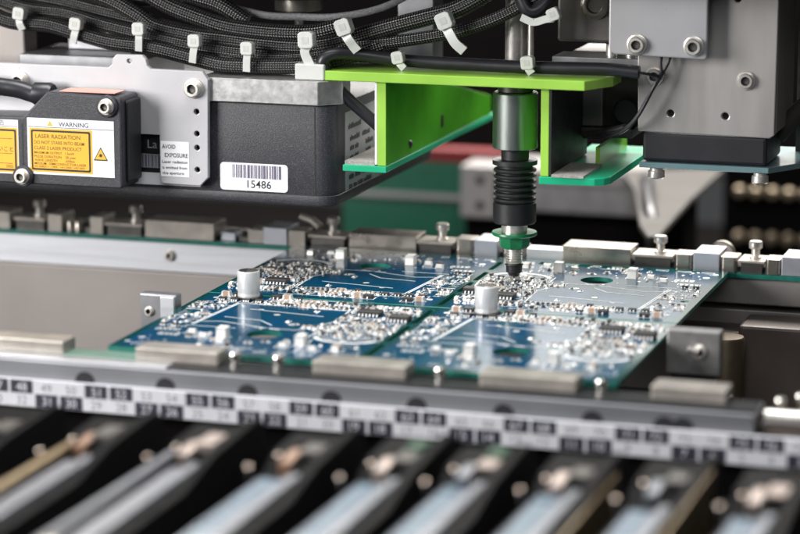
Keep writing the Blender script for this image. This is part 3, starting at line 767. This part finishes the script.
obj('top_sticker', G().prism([(-61, 100.2), (-39.5, 100.2), (-39.5, 110), (-61, 110)], 'z', 67.18, 67.42), PINKLAB, laser)
obj('cable_gland', G().lathe((-70, 108, 65), [(4.2, -4), (4.2, 2), (3.6, 3)], 24, 0, 'x'), SATBLK, laser)
lab = obj('warning_label', G().box(-73.0, -39.2, 97.86, 97.99, 37.2, 57.6, 0), WHITEP, laser)
obj('ruled_line', G().box(-72.8, -39.4, 97.80, 97.85, 54.3, 54.5), INKB, lab)
obj('heading', G().text('WARNING', 2.3, -60.6, 97.80, 54.9, 0, 'LEFT', wid=11.6, bold=.01), INKB, lab)
def tri(g, cx, z0, wd, y, m): return g.add([(cx-wd/2, y, z0), (cx+wd/2, y, z0), (cx, y, z0+wd*.88)], [(0, 1, 2)], m)
g = G(); tri(g, -64, 54.9, 2.2, 97.80, 0); tri(g, -44.4, 43.2, 5.6, 97.80, 1); tri(g, -44.4, 43.65, 4.4, 97.78, 0)
for k in range(12):
    a = PI*k/6; r = 1.25 if k % 2 else .9
    g.add([(-44.4+.12*math.cos(a+1.57), 97.76, 45.1+.12*math.sin(a+1.57)), (-44.4-.12*math.cos(a+1.57), 97.76, 45.1-.12*math.sin(a+1.57)), (-44.4+r*math.cos(a), 97.76, 45.1+r*math.sin(a))], [(0, 1, 2)], 1)
g.add([(-44.4+.55*math.cos(PI*k/6), 97.75, 45.1+.55*math.sin(PI*k/6)) for k in range(12)], [tuple(range(12))], 1)
obj('hazard_sign', g, [YELLOW, INK], lab)
obj('yellow_border', G().prism(rounded(-72.1, -47.6, 38.1, 54.0, .5, 3), 'y', 97.80, 97.85), YELLOW, lab)
obj('black_frame', G().prism(rounded(-71.5, -48.3, 38.7, 53.4, .6, 3), 'y', 97.76, 97.795), INK, lab)
obj('yellow_field', G().prism(rounded(-70.8, -49.0, 39.4, 52.7, .4, 3), 'y', 97.72, 97.755), YELLOW, lab)
g = G()
for tx, sz, xx, zz, wd in (('LASER RADIATION', 2.1, -69.8, 50.4, 17.6), ('DO NOT STARE INTO BEAM', 1.75, -70.3, 48.3, 19.6), ('CLASS 2 LASER PRODUCT', 1.75, -70.3, 46.3, 18.6),
                           ('MAXIMUM OUTPUT   1.5mW', 1.3, -70.3, 44.7, 15.6), ('PULSE DURATION    20 \u03bcsec', 1.3, -70.3, 43.3, 16.2), ('WAVE LENGTH         650nm', 1.3, -70.3, 41.95, 15.8),
                           ('MEDIUM : SEMICONDUCTOR LASER', 1.25, -70.3, 40.75, 20.2), ('EN 60825-1 : 1994   +A1:2002  +A2:2001', 1.0, -70.3, 39.75, 19.6)):
    g.text(tx, sz, xx, 97.68, zz, 0, 'LEFT', wid=wd, bold=.008)
obj('print', g, mat('brown_print', (.13, .075, .01), 0, .5), lab)
lab = obj('japanese_label', G().box(-112, -76.6, 97.86, 97.99, 36.8, 56.5), WHITEP, laser)
obj('ruled_line', G().box(-111.8, -76.8, 97.80, 97.85, 54.0, 54.2), INKB, lab)
obj('heading', G().text('\u8b66\u544a', 2.2, -82.0, 97.80, 54.6, 0, 'RIGHT'), INKB, lab)
obj('yellow_border', G().prism(rounded(-111, -76.9, 37.3, 53.6, .5, 3), 'y', 97.80, 97.85), YELLOW, lab)
obj('black_frame', G().prism(rounded(-110.4, -77.4, 37.9, 53.0, .5, 3), 'y', 97.76, 97.795), INK, lab)
obj('yellow_field', G().prism(rounded(-109.8, -78.1, 38.6, 52.3, .4, 3), 'y', 97.72, 97.755), YELLOW, lab)
g = G()
for zz in (49.6, 44.2, 40.6): g.box(-109, -79, 97.66, 97.70, zz-.08, zz+.08)
g.text('\u30d3\u30fc\u30e0\u3092\u306e\u305e\u304d\u8fbc\u307e\u306a\u3044\u3053\u3068', 2.2, -78.6, 97.68, 45.0, 0, 'RIGHT'); g.text('2005', 1.5, -78.8, 97.68, 39.0, 0, 'RIGHT')
obj('print', g, INK, lab)

# sensor cable entering the laser sensor
def cable(name, pts, r, m_, label, cat, group=None, n=14, uv=False, flat=1., seg=10):
    P = spline(pts, seg); mid = P[len(P)//2]
    return obj(name, G().tube(P, r, n, 0, flat, uv), m_, loc=tuple(P[0]), label=label, cat=cat, group=group)
cable('sensor_cable', [(-170, 106, 66), (-100, 106, 67.2), (-84, 107, 66.8), (-76, 108, 65), (-70, 108, 63)], 3.3, SATBLK, 'smooth black cable running into the laser sensor', 'cable')

# ------------------------------------------------------------------ cables above the housing
CG = 'braided cables over the sensor housing'
cable('braided_cable', [(-140, 130, 110), (-112, 129, 98), (-95, 128, 89.0), (-78, 128, 87.8), (-67, 127, 85.6), (-52, 126, 82.4), (-35, 126, 80.8), (-18, 126, 77.4), (-7, 126, 75.6), (11, 127, 75.8), (24, 127, 76.8), (38, 129, 80), (50, 133, 84)], 2.9, BRAID, 'braided black cable sagging lowest along the metal bar', 'cable', CG, uv=True)
cable('braided_cable', [(-82, 131, 112), (-63, 131, 101), (-52, 131, 96.6), (-43, 131, 92), (-36, 131, 88.0), (-22, 131, 85.4), (-8, 131, 84.2), (6, 131, 83), (20, 131, 82.6), (30, 131, 84), (38, 132, 86), (52, 133, 90.4), (66, 134, 94.4), (78, 134, 98), (92, 134, 106)], 3.1, BRAID, 'braided black cable arching through the tall cable tie by the green bracket', 'cable', CG, uv=True)
cable('braided_cable', [(-62, 134, 118), (-46, 134, 104), (-34, 134, 96.5), (-20, 134, 91.5), (-8, 134, 88.4), (10, 133, 87.2), (24, 134, 87.5), (34, 136, 90)], 3.2, BRAID, 'thick braided black cable coming down behind the others at the housing', 'cable', CG, uv=True)
cable('braided_cable', [(-10, 129, 79.4), (6, 129, 78.2), (22, 129, 79.2), (31, 129, 81.0), (40, 131, 83.6), (54, 133, 85.4), (70, 134, 88.2), (82, 134, 91.2), (94, 135, 96), (108, 136, 104)], 2.3, BRAID, 'thin braided black cable below the arching one beside the green bracket', 'cable', CG, uv=True)
cable('braided_cable', [(-150, 133, 104), (-110, 133, 98), (-88, 132, 93), (-72, 131, 91.8), (-58, 130, 88.6), (-42, 129, 85.6), (-24, 129, 82.4), (-8, 129, 80.6), (8, 130, 79.4)], 2.6, BRAID, 'braided black cable running behind the plate tab', 'cable', CG, uv=True)
cable('woven_strap', [(-18, 142, 97.0), (0, 143, 92.5), (14, 144, 92.0), (30, 144, 92.6), (48, 146, 97), (66, 150, 108), (72, 152, 113)], 1.3, mat('grey_woven_strap', (.12, .12, .125), 0, .5, .4, 1500, .4, 2500), 'flat grey woven strap behind the braided cables', 'strap', flat=.4)
cable('braided_cable', [(-60, 136, 108), (-40, 137, 103), (-24, 138, 99), (-14, 139, 96), (-4, 140, 90)], 3.0, BRAID, 'braided black cable dropping beside the grey woven strap', 'cable', CG, uv=True)

cable('braided_cable', [(-150, 140, 118), (-112, 138, 106), (-92, 137, 98.5), (-74, 136, 95.5), (-58, 135, 92.5), (-44, 134, 90), (-28, 133, 87), (-12, 132, 84)], 2.8, BRAID, 'braided black cable behind the tie beside the steel post', 'cable', CG, uv=True)
cable('black_hose', [(-104, 142, 114), (-84, 142, 103), (-66, 141, 98), (-48, 140, 96.5), (-30, 141, 99), (-12, 142, 106), (-4, 143, 113)], 2.5, SATBLK, 'smooth black hose dipping behind the braided cables', 'hose')
def tie(x, y, z, tilt, strap, label, k=1.0, drop=9):
    """nylon cable tie: head block with a slot and the strap hanging from it"""
    t = thing('cable_tie', (x, y, z), label, 'cable tie', 'white cable ties on the cables')
    me = G().prism([(-2.3*k, -1.6*k), (-1.7*k, -2.3*k), (1.7*k, -2.3*k), (2.3*k, -1.6*k), (2.3*k, 1.7*k), (1.5*k, 2.4*k), (-1.5*k, 2.4*k), (-2.3*k, 1.7*k)], 'y', -3.0*k, .6*k, .35)
    h = put('head', mesh('head', me, [NYLON]), t, (x, y, z), rot=(0, tilt, 0))
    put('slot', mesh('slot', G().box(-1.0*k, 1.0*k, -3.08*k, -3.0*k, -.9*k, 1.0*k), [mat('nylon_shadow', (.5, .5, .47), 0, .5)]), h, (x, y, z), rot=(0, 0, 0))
    P = spline([(x, y-1.5*k, z-1.5*k)]+strap, 8); g = G()
    vs = []; fs = []
    for i, q in enumerate(P):
        wd = 1.35*k
        d = (P[min(i+1, len(P)-1)]-P[max(i-1, 0)]).normalized(); sd = d.cross(Vector((0, 1, 0))).normalized()
        if sd.x < 0: sd = -sd
        for a, b in ((-wd, 0), (wd, 0), (wd, .9), (-wd, .9)): vs.append(q+sd*a+Vector((0, b, 0)))
    for i in range(len(P)-1):
        for k2 in range(4): fs.append((i*4+k2, i*4+(k2+1) % 4, i*4+4+(k2+1) % 4, i*4+4+k2))
    fs += [(0, 3, 2, 1), tuple((len(P)-1)*4+j for j in range(4))]
    g.add(vs, fs); obj('strap', g, NYLON, t)
    # the loop behind, hidden round the cables
    return t
tie(-87, 125, 92.0, .15, [(-87, 123, 88.5), (-86, 123.4, 86)], 'white cable tie round the braided cables at the steel post', 1.0)
tie(-64, 124, 89.0, .12, [(-64.6, 121.8, 85), (-65.5, 122.4, 82)], 'white cable tie between the steel post and the plate tab')
tie(-38.8, 123, 88.2, 0, [(-38.9, 121.2, 84), (-39.2, 121.6, 80)], 'white cable tie directly above the plate tab')
tie(-17.2, 123, 84.6, 0, [(-17.6, 120.8, 80.6), (-18.2, 121.2, 76.6)], 'white cable tie at the plate corner above its screw')
tie(3, 123, 82.6, 0, [(2.9, 120.8, 78.5), (2.6, 121.2, 74.2)], 'white cable tie above the bare aluminium bar')
tie(26, 122, 86.6, -.05, [(25.4, 119.6, 82), (27.2, 119.8, 77.8), (28.6, 120.4, 75.4)], 'tall white cable tie rising from a square nylon mount', 1.25)
obj('tie_mount', G().box(22, 33, 118.4, 126, 72.5, 78.2, .5), NYLON, label='square white nylon mount on the end of the aluminium bar', cat='tie mount')
tie(38.6, 126, 91.2, -.35, [(40.5, 123, 87), (42, 124, 84.5), (43.4, 124.6, 82.6)], 'large tilted white cable tie above the end of the green bracket', 1.25)
tie(75.2, 128, 94.4, -.4, [(77, 125, 90.4), (79.4, 124.6, 86.8), (82.6, 125, 84.0)], 'white cable tie where the braided cables rise over the green bracket', 1.25)
tie(57.6, 129, 80.6, -.2, [(58.4, 127, 78.4), (60.0, 127, 76.8)], 'small white cable tie holding the smooth cable at the left web of the green bracket', .95)
tie(104.8, 130, 80.4, -.1, [(105.2, 127.8, 78.4), (106.4, 127.8, 76.7)], 'small white cable tie holding the smooth cable in front of the nozzle shaft', 1.0)
cable('loop_cable', [(99.5, 134, 113), (100.6, 134, 104), (104, 134, 98), (109, 136, 101), (113, 140, 112)], 2.6, SATBLK, 'thick black cable looping beside the top of the nozzle shaft', 'cable')
tie(113.4, 132, 97.4, -.4, [(110.4, 130.6, 95.6), (106, 130.8, 94.4), (101.6, 130.8, 96)], 'white cable tie hooked on a cable beside the nozzle shaft', .95)

# ------------------------------------------------------------------ green bracket, smooth cable
gb = thing('green_bracket', (80, 150, 40), 'bright lime green plastic bracket around the nozzle shaft', 'bracket')
obj('top_plate', G().prism([(29.5, 119), (127.6, 119), (134.4, 133), (134.4, 146), (108, 150), (100, 158), (29.5, 140)], 'z', 72.6, 76.0, .3), LIME, gb)
obj('rear_web', G().box(51.0, 133, 218, 221, 41, 72.5, .2), LIME, gb) if False else None
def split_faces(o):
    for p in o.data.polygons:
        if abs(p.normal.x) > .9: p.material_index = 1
o = obj('web', G().prism([(120.5, 42.6), (120.5, 72.5), (150, 72.5), (258, 50), (258, 42.6)], 'x', 52.1, 55.4, .25), [LIME, SHADEGREEN], gb); split_faces(o)
obj('web_facing', G().prism([(120.6, 43), (120.6, 72.4), (150, 72.4), (250, 50), (250, 43)], 'x', 51.2, 52.0), WHITEP, gb)
obj('slot', G().prism([(188.5, 47), (190.8, 47), (190.8, 51.5), (188.5, 51.5)], 'x', 55.41, 55.6), BLACK, gb)
obj('flange', G().prism([(39.3, 120), (55.6, 120), (55.6, 262), (39.3, 262)], 'z', 40.2, 42.5, .25), TEALP, gb)
obj('foam_pad', G().box(39.8, 51.0, 121, 196, 42.5, 43.8), FOAM, gb)
o = obj('web', G().prism([(122, 41.6), (122, 72.5), (176, 72.5), (176, 41.6)], 'x', 111.4, 114.4, .25), [LIME, SHADEGREEN], gb); split_faces(o)
obj('web_facing', G().box(114.5, 115.2, 122.2, 175, 42, 72.4), BLACK, gb)
obj('flange', G().prism([(111.0, 121.6), (130.5, 123.4), (133.6, 125.4), (135, 128.6), (135, 200), (111, 200)], 'z', 38.8, 41.5, .3), TEALP, gb)
obj('pad', G().prism([(115.4, 121.8), (127, 121.8), (127, 150), (115.4, 150)], 'z', 41.5, 42.4), FOAM, gb)
obj('inner_fin', G().box(124, 125.6, 152, 195, 41.5, 48), LIME, gb)
cable('smooth_cable', [(54, 150, 46), (50, 138, 52), (44, 130, 60), (37, 125, 68), (32.5, 122.5, 75), (31.6, 121.5, 79), (35, 123, 81.6), (44, 128, 81), (60, 131, 79.2), (82, 132, 78.6), (102, 132, 78.4), (120, 132, 78.6), (133, 133, 78.6), (143.6, 133, 78)], 2.25, SATBLK, 'smooth black cable lying along the top of the green bracket', 'cable', n=18)

# ------------------------------------------------------------------ placement nozzle
NX, NY = 95.8, 146.
noz = thing('placement_nozzle', (NX, NY, .6), 'black and steel pick and place nozzle with a green collar touching the board', 'nozzle')
def nl(name, prof, m_, n=40, parent=noz, **k): return obj(name, G().lathe((NX, NY, 0), prof, n, **k), m_, parent)
nl('shaft', [(3.9, 66), (3.9, 112.5)], mat('grey_knurled_shaft', (.42, .40, .38), .7, .4, .15, 500, .3, 2200))
nl('guide_rod', [(1.2, 84), (1.2, 112.5)], STEEL, 16) if False else obj('guide_rod', G().lathe((NX+6.2, NY-3, 0), [(1.1, 79), (1.1, 112.5)], 16), STEEL, noz)
nl('cap', [(5.6, 67.6), (6.4, 68), (6.4, 72.4)], STEELD)
nl('sleeve', [(7.4, 47.2), (8.1, 47.6), (8.1, 67.2), (7.6, 67.7)], NOZMET)
nl('neck', [(5.0, 43.4), (5.0, 47.3)], BLACK)
prof = [(8.1, 43.2), (8.1, 41.6), (6.4, 41.2), (6.4, 40.8)]
z = 40.4
for k in range(6): prof += [(6.4, z), (7.5, z-.35), (7.8, z-.9), (7.5, z-1.45), (6.4, z-1.8)]; z -= 2.15
nl('bellows', prof, BLACK)
nl('collar', [(7.4, 27.9), (7.8, 27.6), (7.8, 20.6), (7.3, 20.1)], BLACK)
nl('inner_tube', [(4.7, 20.3), (4.7, 16.2)], STEEL)
nl('disc', [(8.0, 16.9), (8.2, 16.5), (8.2, 15.9), (7.7, 15.5), (5.2, 15.2)], GREENN)
nl('cone', [(5.9, 15.4), (5.6, 12.2), (4.8, 11.0), (3.6, 10.6)], GREENN, 8)
nl('pin', [(1.55, 11), (1.55, 4)], STEEL, 20)
coil = []
for i in range(140):
    a = 2*PI*i/22; coil.append((NX+2.55*math.cos(a), NY+2.55*math.sin(a), 4.9+5.9*i/139))
obj('spring', G().tube(coil, .42, 8), STEEL, noz)
nl('foot', [(2.2, 1.5), (2.9, 2.0), (3.0, 4.4), (3.4, 4.7), (3.2, 5.2)], BLACK, 28)
nl('tip', [(1.9, .6), (2.0, 1.6)], SATBLK, 20)
obj('washer', G().lathe((NX-7.5, NY+5.5, 0.06), [(4.6, 0), (4.6, .25)], 26), BEIGE, noz) if False else None

# ------------------------------------------------------------------ right head
rh = thing('camera_head', (165, 165, 44), 'grey steel plate head with a black module under it', 'machine head')
pr = [(140.8, 55.6), (187.6, 55.0), (189.2, 56.2), (189.6, 113), (139.6, 113)]
hol = [circle(152.4, 62.4, 1.25, 1.25, 18), circle(171.8, 62.2, 1.25, 1.25, 18), circle(175.4, 103.4, 1.25, 1.25, 18)]
o = obj('front_plate', plate_with_holes(pr, hol, 145, 147.5), mat('warm_grey_steel', (.46, .44, .42), .6, .38, .08, 60, .06, 2200, (3, 1, .4), speck=((.18, .17, .16), 800., .74)), rh); bev_obj(o, .4)
obj('backing', G().box(146, 182, 147.6, 150, 58, 110), BLACK, rh)
obj('side_flange', G().box(186.2, 189.4, 147.6, 182, 56.4, 113, .5), MATS['warm_grey_steel'], rh)
for x, z in ((146.6, 75.4), (179.0, 75.0)): obj('screw', hexscrew((x, 145, z), 2.7, 2.4), [STEEL, STEELD], rh)
obj('module', G().box(142.2, 186.4, 146.4, 176, 44.8, 55.2, 1.2), mat('matt_black_module', (.012, .012, .016), 0, .5, .1, 400, .15, 2800), rh)
obj('circuit_plate', G().prism([(141.4, 145.2), (187.4, 145.2), (212, 186), (212, 196), (141.4, 196)], 'z', 42.6, 44.6, .25), PALEGLASS, rh)
for x, y in ((147.2, 147.4), (184.2, 147.4)):
    obj('thumb_screw', G().lathe((x, y, 0), [(2.3, 42.5), (2.3, 41.6), (2.9, 41.4), (3.0, 39.2), (2.6, 38.8)], 22), STEEL, rh)
obj('roller', G().tube([(186, 170, 52.5), (194, 170, 62), (204, 170, 72)], 3.4, 20), BGTAN, rh)
obj('roller_bracket', G().box(190, 214, 186, 190, 44.6, 113), STEELD, rh)
cp = thing('cover_plate', (150, 137, 84), 'small pale cover plate with two screws in front of the steel head', 'plate')
o = obj('sheet', plate_with_holes([(134.0, 83.4), (165.6, 82.8), (166.4, 83.4), (166.4, 113), (131.6, 113), (131.6, 85.6), (132.4, 84)], [], 137, 140), ALUPLATE, cp); bev_obj(o, .5)
obj('spacer', G().box(134, 164, 140.1, 145, 87, 113), STEELD, cp)
for x, z in ((141.9, 87.2), (161.9, 87.2)): obj('screw', hexscrew((x, 137, z), 2.9, 2.8), [STEEL, STEELD], cp)
cable('thin_wire', [(150.0, 141.5, 86), (149.6, 140, 81), (150.0, 138.4, 77), (147.6, 138, 72), (143, 138, 63), (138, 140, 57), (131, 143, 53.5), (124, 146, 52.6)], .62, SATBLK, 'thin black wire curving down in front of the steel head plate', 'wire', n=8)
cable('thin_wire', [(153.2, 141.5, 86), (152.4, 140, 81), (149.4, 138.8, 75), (145.4, 138, 68), (140.4, 139, 60), (134, 141.8, 55.4), (126, 145.8, 53.6)], .55, SATBLK, 'second thin black wire beside the curving one at the steel head', 'wire', n=8)
cable('thin_wire', [(143.0, 133, 78), (147, 134.6, 77.2), (149.6, 137, 76.4)], .5, SATBLK, 'short thin wire leaving the end of the smooth cable', 'wire', n=8)
sb = thing('sensor_block', (122, 175, 55), 'dark grey sensor block with a black knob behind the green bracket', 'sensor')
obj('block', G().box(110, 122.5, 168, 196, 53.0, 80, .6), mat('grey_block_metal', (.22, .215, .21), .5, .45, .08, 120), sb)
obj('foot', G().box(108, 134, 166, 190, 49.4, 52.9, .5), STEELD, sb)
obj('knob', G().lathe((132, 168, 59.6), [(4.4, 0), (4.6, -.6), (4.6, -4), (4.1, -4.6)], 24, 0, 'y'), BLACK, sb)
obj('knob_stem', G().lathe((132, 172, 59.6), [(1.2, 0), (1.2, -5)], 12, 0, 'y'), STEELD, sb)
obj('backing_plate', G().box(122.6, 141, 172, 176, 53, 113), BGTAN, sb)
obj('rod', G().tube([(120, 150, 52.6), (128, 146, 54.4), (137, 141.8, 57.2)], 1.3, 10), STEELD, sb)

# ------------------------------------------------------------------ things at the top, behind the cables
post = obj('steel_post', G().box(-118, -92.5, 139, 150, 60, 112, .8), PINKGREY, label='pale steel post at the end of the mounting plate', cat='post')
obj('upper_plate', G().box(-92, -40, 132, 168, 64, 76.0, .6), ALUD, label='dull metal plate lying behind the mounting plate tab', cat='plate')
mo = thing('motor', (5, 165, 88), 'black round motor above the grey woven strap', 'motor')
obj('motor_body', G().lathe((6, 168, 0), [(17, 97), (18, 98), (18, 113)], 36), BLACK, mo)
obj('motor_flange', G().lathe((6, 168, 0), [(9, 92), (9, 97)], 30), NICKEL, mo)
obj('motor_ring', G().lathe((6, 168, 0), [(12.5, 103), (18.6, 103.4), (18.6, 105), (12.5, 105.4)], 36), STEEL, mo)
obj('motor_shaft', G().lathe((6, 168, 0), [(1.5, 80), (1.5, 90)], 16), STEEL, mo)
gl = thing('guide_block', (-66, 160, 76), 'small block with a brass bolt behind the plate tab', 'machine part')
obj('block', G().box(-80, -54, 150, 166, 76, 82, .6), ALUD, gl)
obj('bolt', G().lathe((-68, 156, 82), [(3.2, 0), (3.2, 3.4), (2.6, 4)], 6), BRASS, gl)
obj('rod', G().tube([(-84, 147, 84), (-66, 146, 82.6), (-58, 146, 83.4), (-57, 146, 90)], 1.2, 12), NICKEL, gl)
obj('upright_bar', G().box(44, 58, 170, 182, 74, 112, .6), ALUD, label='grey upright bar standing behind the green bracket', cat='bar')
sock = thing('dark_joint', (121, 175, 90), 'grey machine joint with a round socket screw behind the nozzle shaft', 'machine part')
obj('joint_block', G().box(106, 132, 165, 180, 84, 113, 1), mat('grey_joint_metal', (.24, .225, .21), .5, .45, .15, 120), sock)
obj('socket', G().lathe((120, 165, 97.5), [(5.2, 0), (5.2, -1.4), (4.2, -1.8), (3.0, -1.8), (2.6, -.6)], 28, 0, 'y'), NICKEL, sock)
obj('ledge', G().box(108, 146, 150, 166, 77.5, 80.4, .4), ALUD, sock)
for x, y in ((128, 158), (134.6, 160), (139, 161)): obj('bolt', G().lathe((x, y, 80.4), [(2.1, 0), (2.1, 3.6), (1.8, 4.0)], 18), STEEL, sock)
obj('back_plate', G().box(-130, 138, 262, 266, 90, 112), DARK, label='dark plate closing the head behind the cables', cat='plate')

# ------------------------------------------------------------------ machinery further back
gm = thing('green_conveyor', (-34, 460, -80), 'blurred green machine panel with a red stripe behind the nozzle', 'machine')
obj('panel', G().box(-74, 6, 452, 470, -80, -11, 1), BGGREEN, gm)
obj('red_stripe', G().box(-36, 6, 452, 462, -10.8, -4.2, .6), BGRED, gm)
obj('white_line', G().box(-74, -9, 450, 451.9, -28.6, -26.2), BGWHITE, gm)
cb = thing('connector_block', (40, 440, -80), 'blurred light grey block with two holes behind the nozzle', 'machine part')
obj('end_face', G().box(-7.7, 9.4, 430, 470, -33, -8, 1), BGWHITE, cb)
obj('long_body', G().box(9.6, 82, 432, 470, -29, -9, 1), ALUD, cb)
obj('top_cover', G().box(9.6, 82, 430.5, 470, -15, -8.4, .6), BGWHITE, cb)
obj('pedestal', G().box(-6, 80, 434, 468, -80, -33.1), DARK, cb)
for z in (-14.8, -26.8): obj('hole', G().lathe((2.1, 430, z), [(2.2, -.1), (2.2, .3)], 20, 0, 'y'), INK, cb)
tp = thing('tan_shelf', (105, 420, -80), 'blurred tan metal shelf behind the steel head', 'shelf')
obj('top', G().prism([(68, 438), (113, 458), (115, 368), (120, 280), (116, 278), (107, 303), (86, 386)], 'z', -10.4, -7.6, .6), BGTAN, tp)
obj('support', G().box(88, 106, 400, 430, -80, -10.5), DARK, tp)
cable('dark_hose', [(80, 428, -13), (90, 395, -4.2), (100, 350, -4), (108, 322, -9), (111, 310, -30), (111, 310, -79)], 2.6, SATBLK, 'blurred dark hose hanging from the tan shelf', 'hose')
rr = thing('roller_row', (130, 560, -80), 'two blurred rows of small brass rollers behind the rail end', 'rollers')
obj('frame', G().box(92, 200, 567, 580, -80, -20), DARK, rr)
for k in range(7):
    for z in (-60.5, -37): put('roller', mesh('roller', G().lathe((0, 0, 0), [(3.0, 0), (3.0, -5), (2.2, -6)], 20, 0, 'y'), [BGROLL]), rr, (100.7+k*8.4, 567, z))
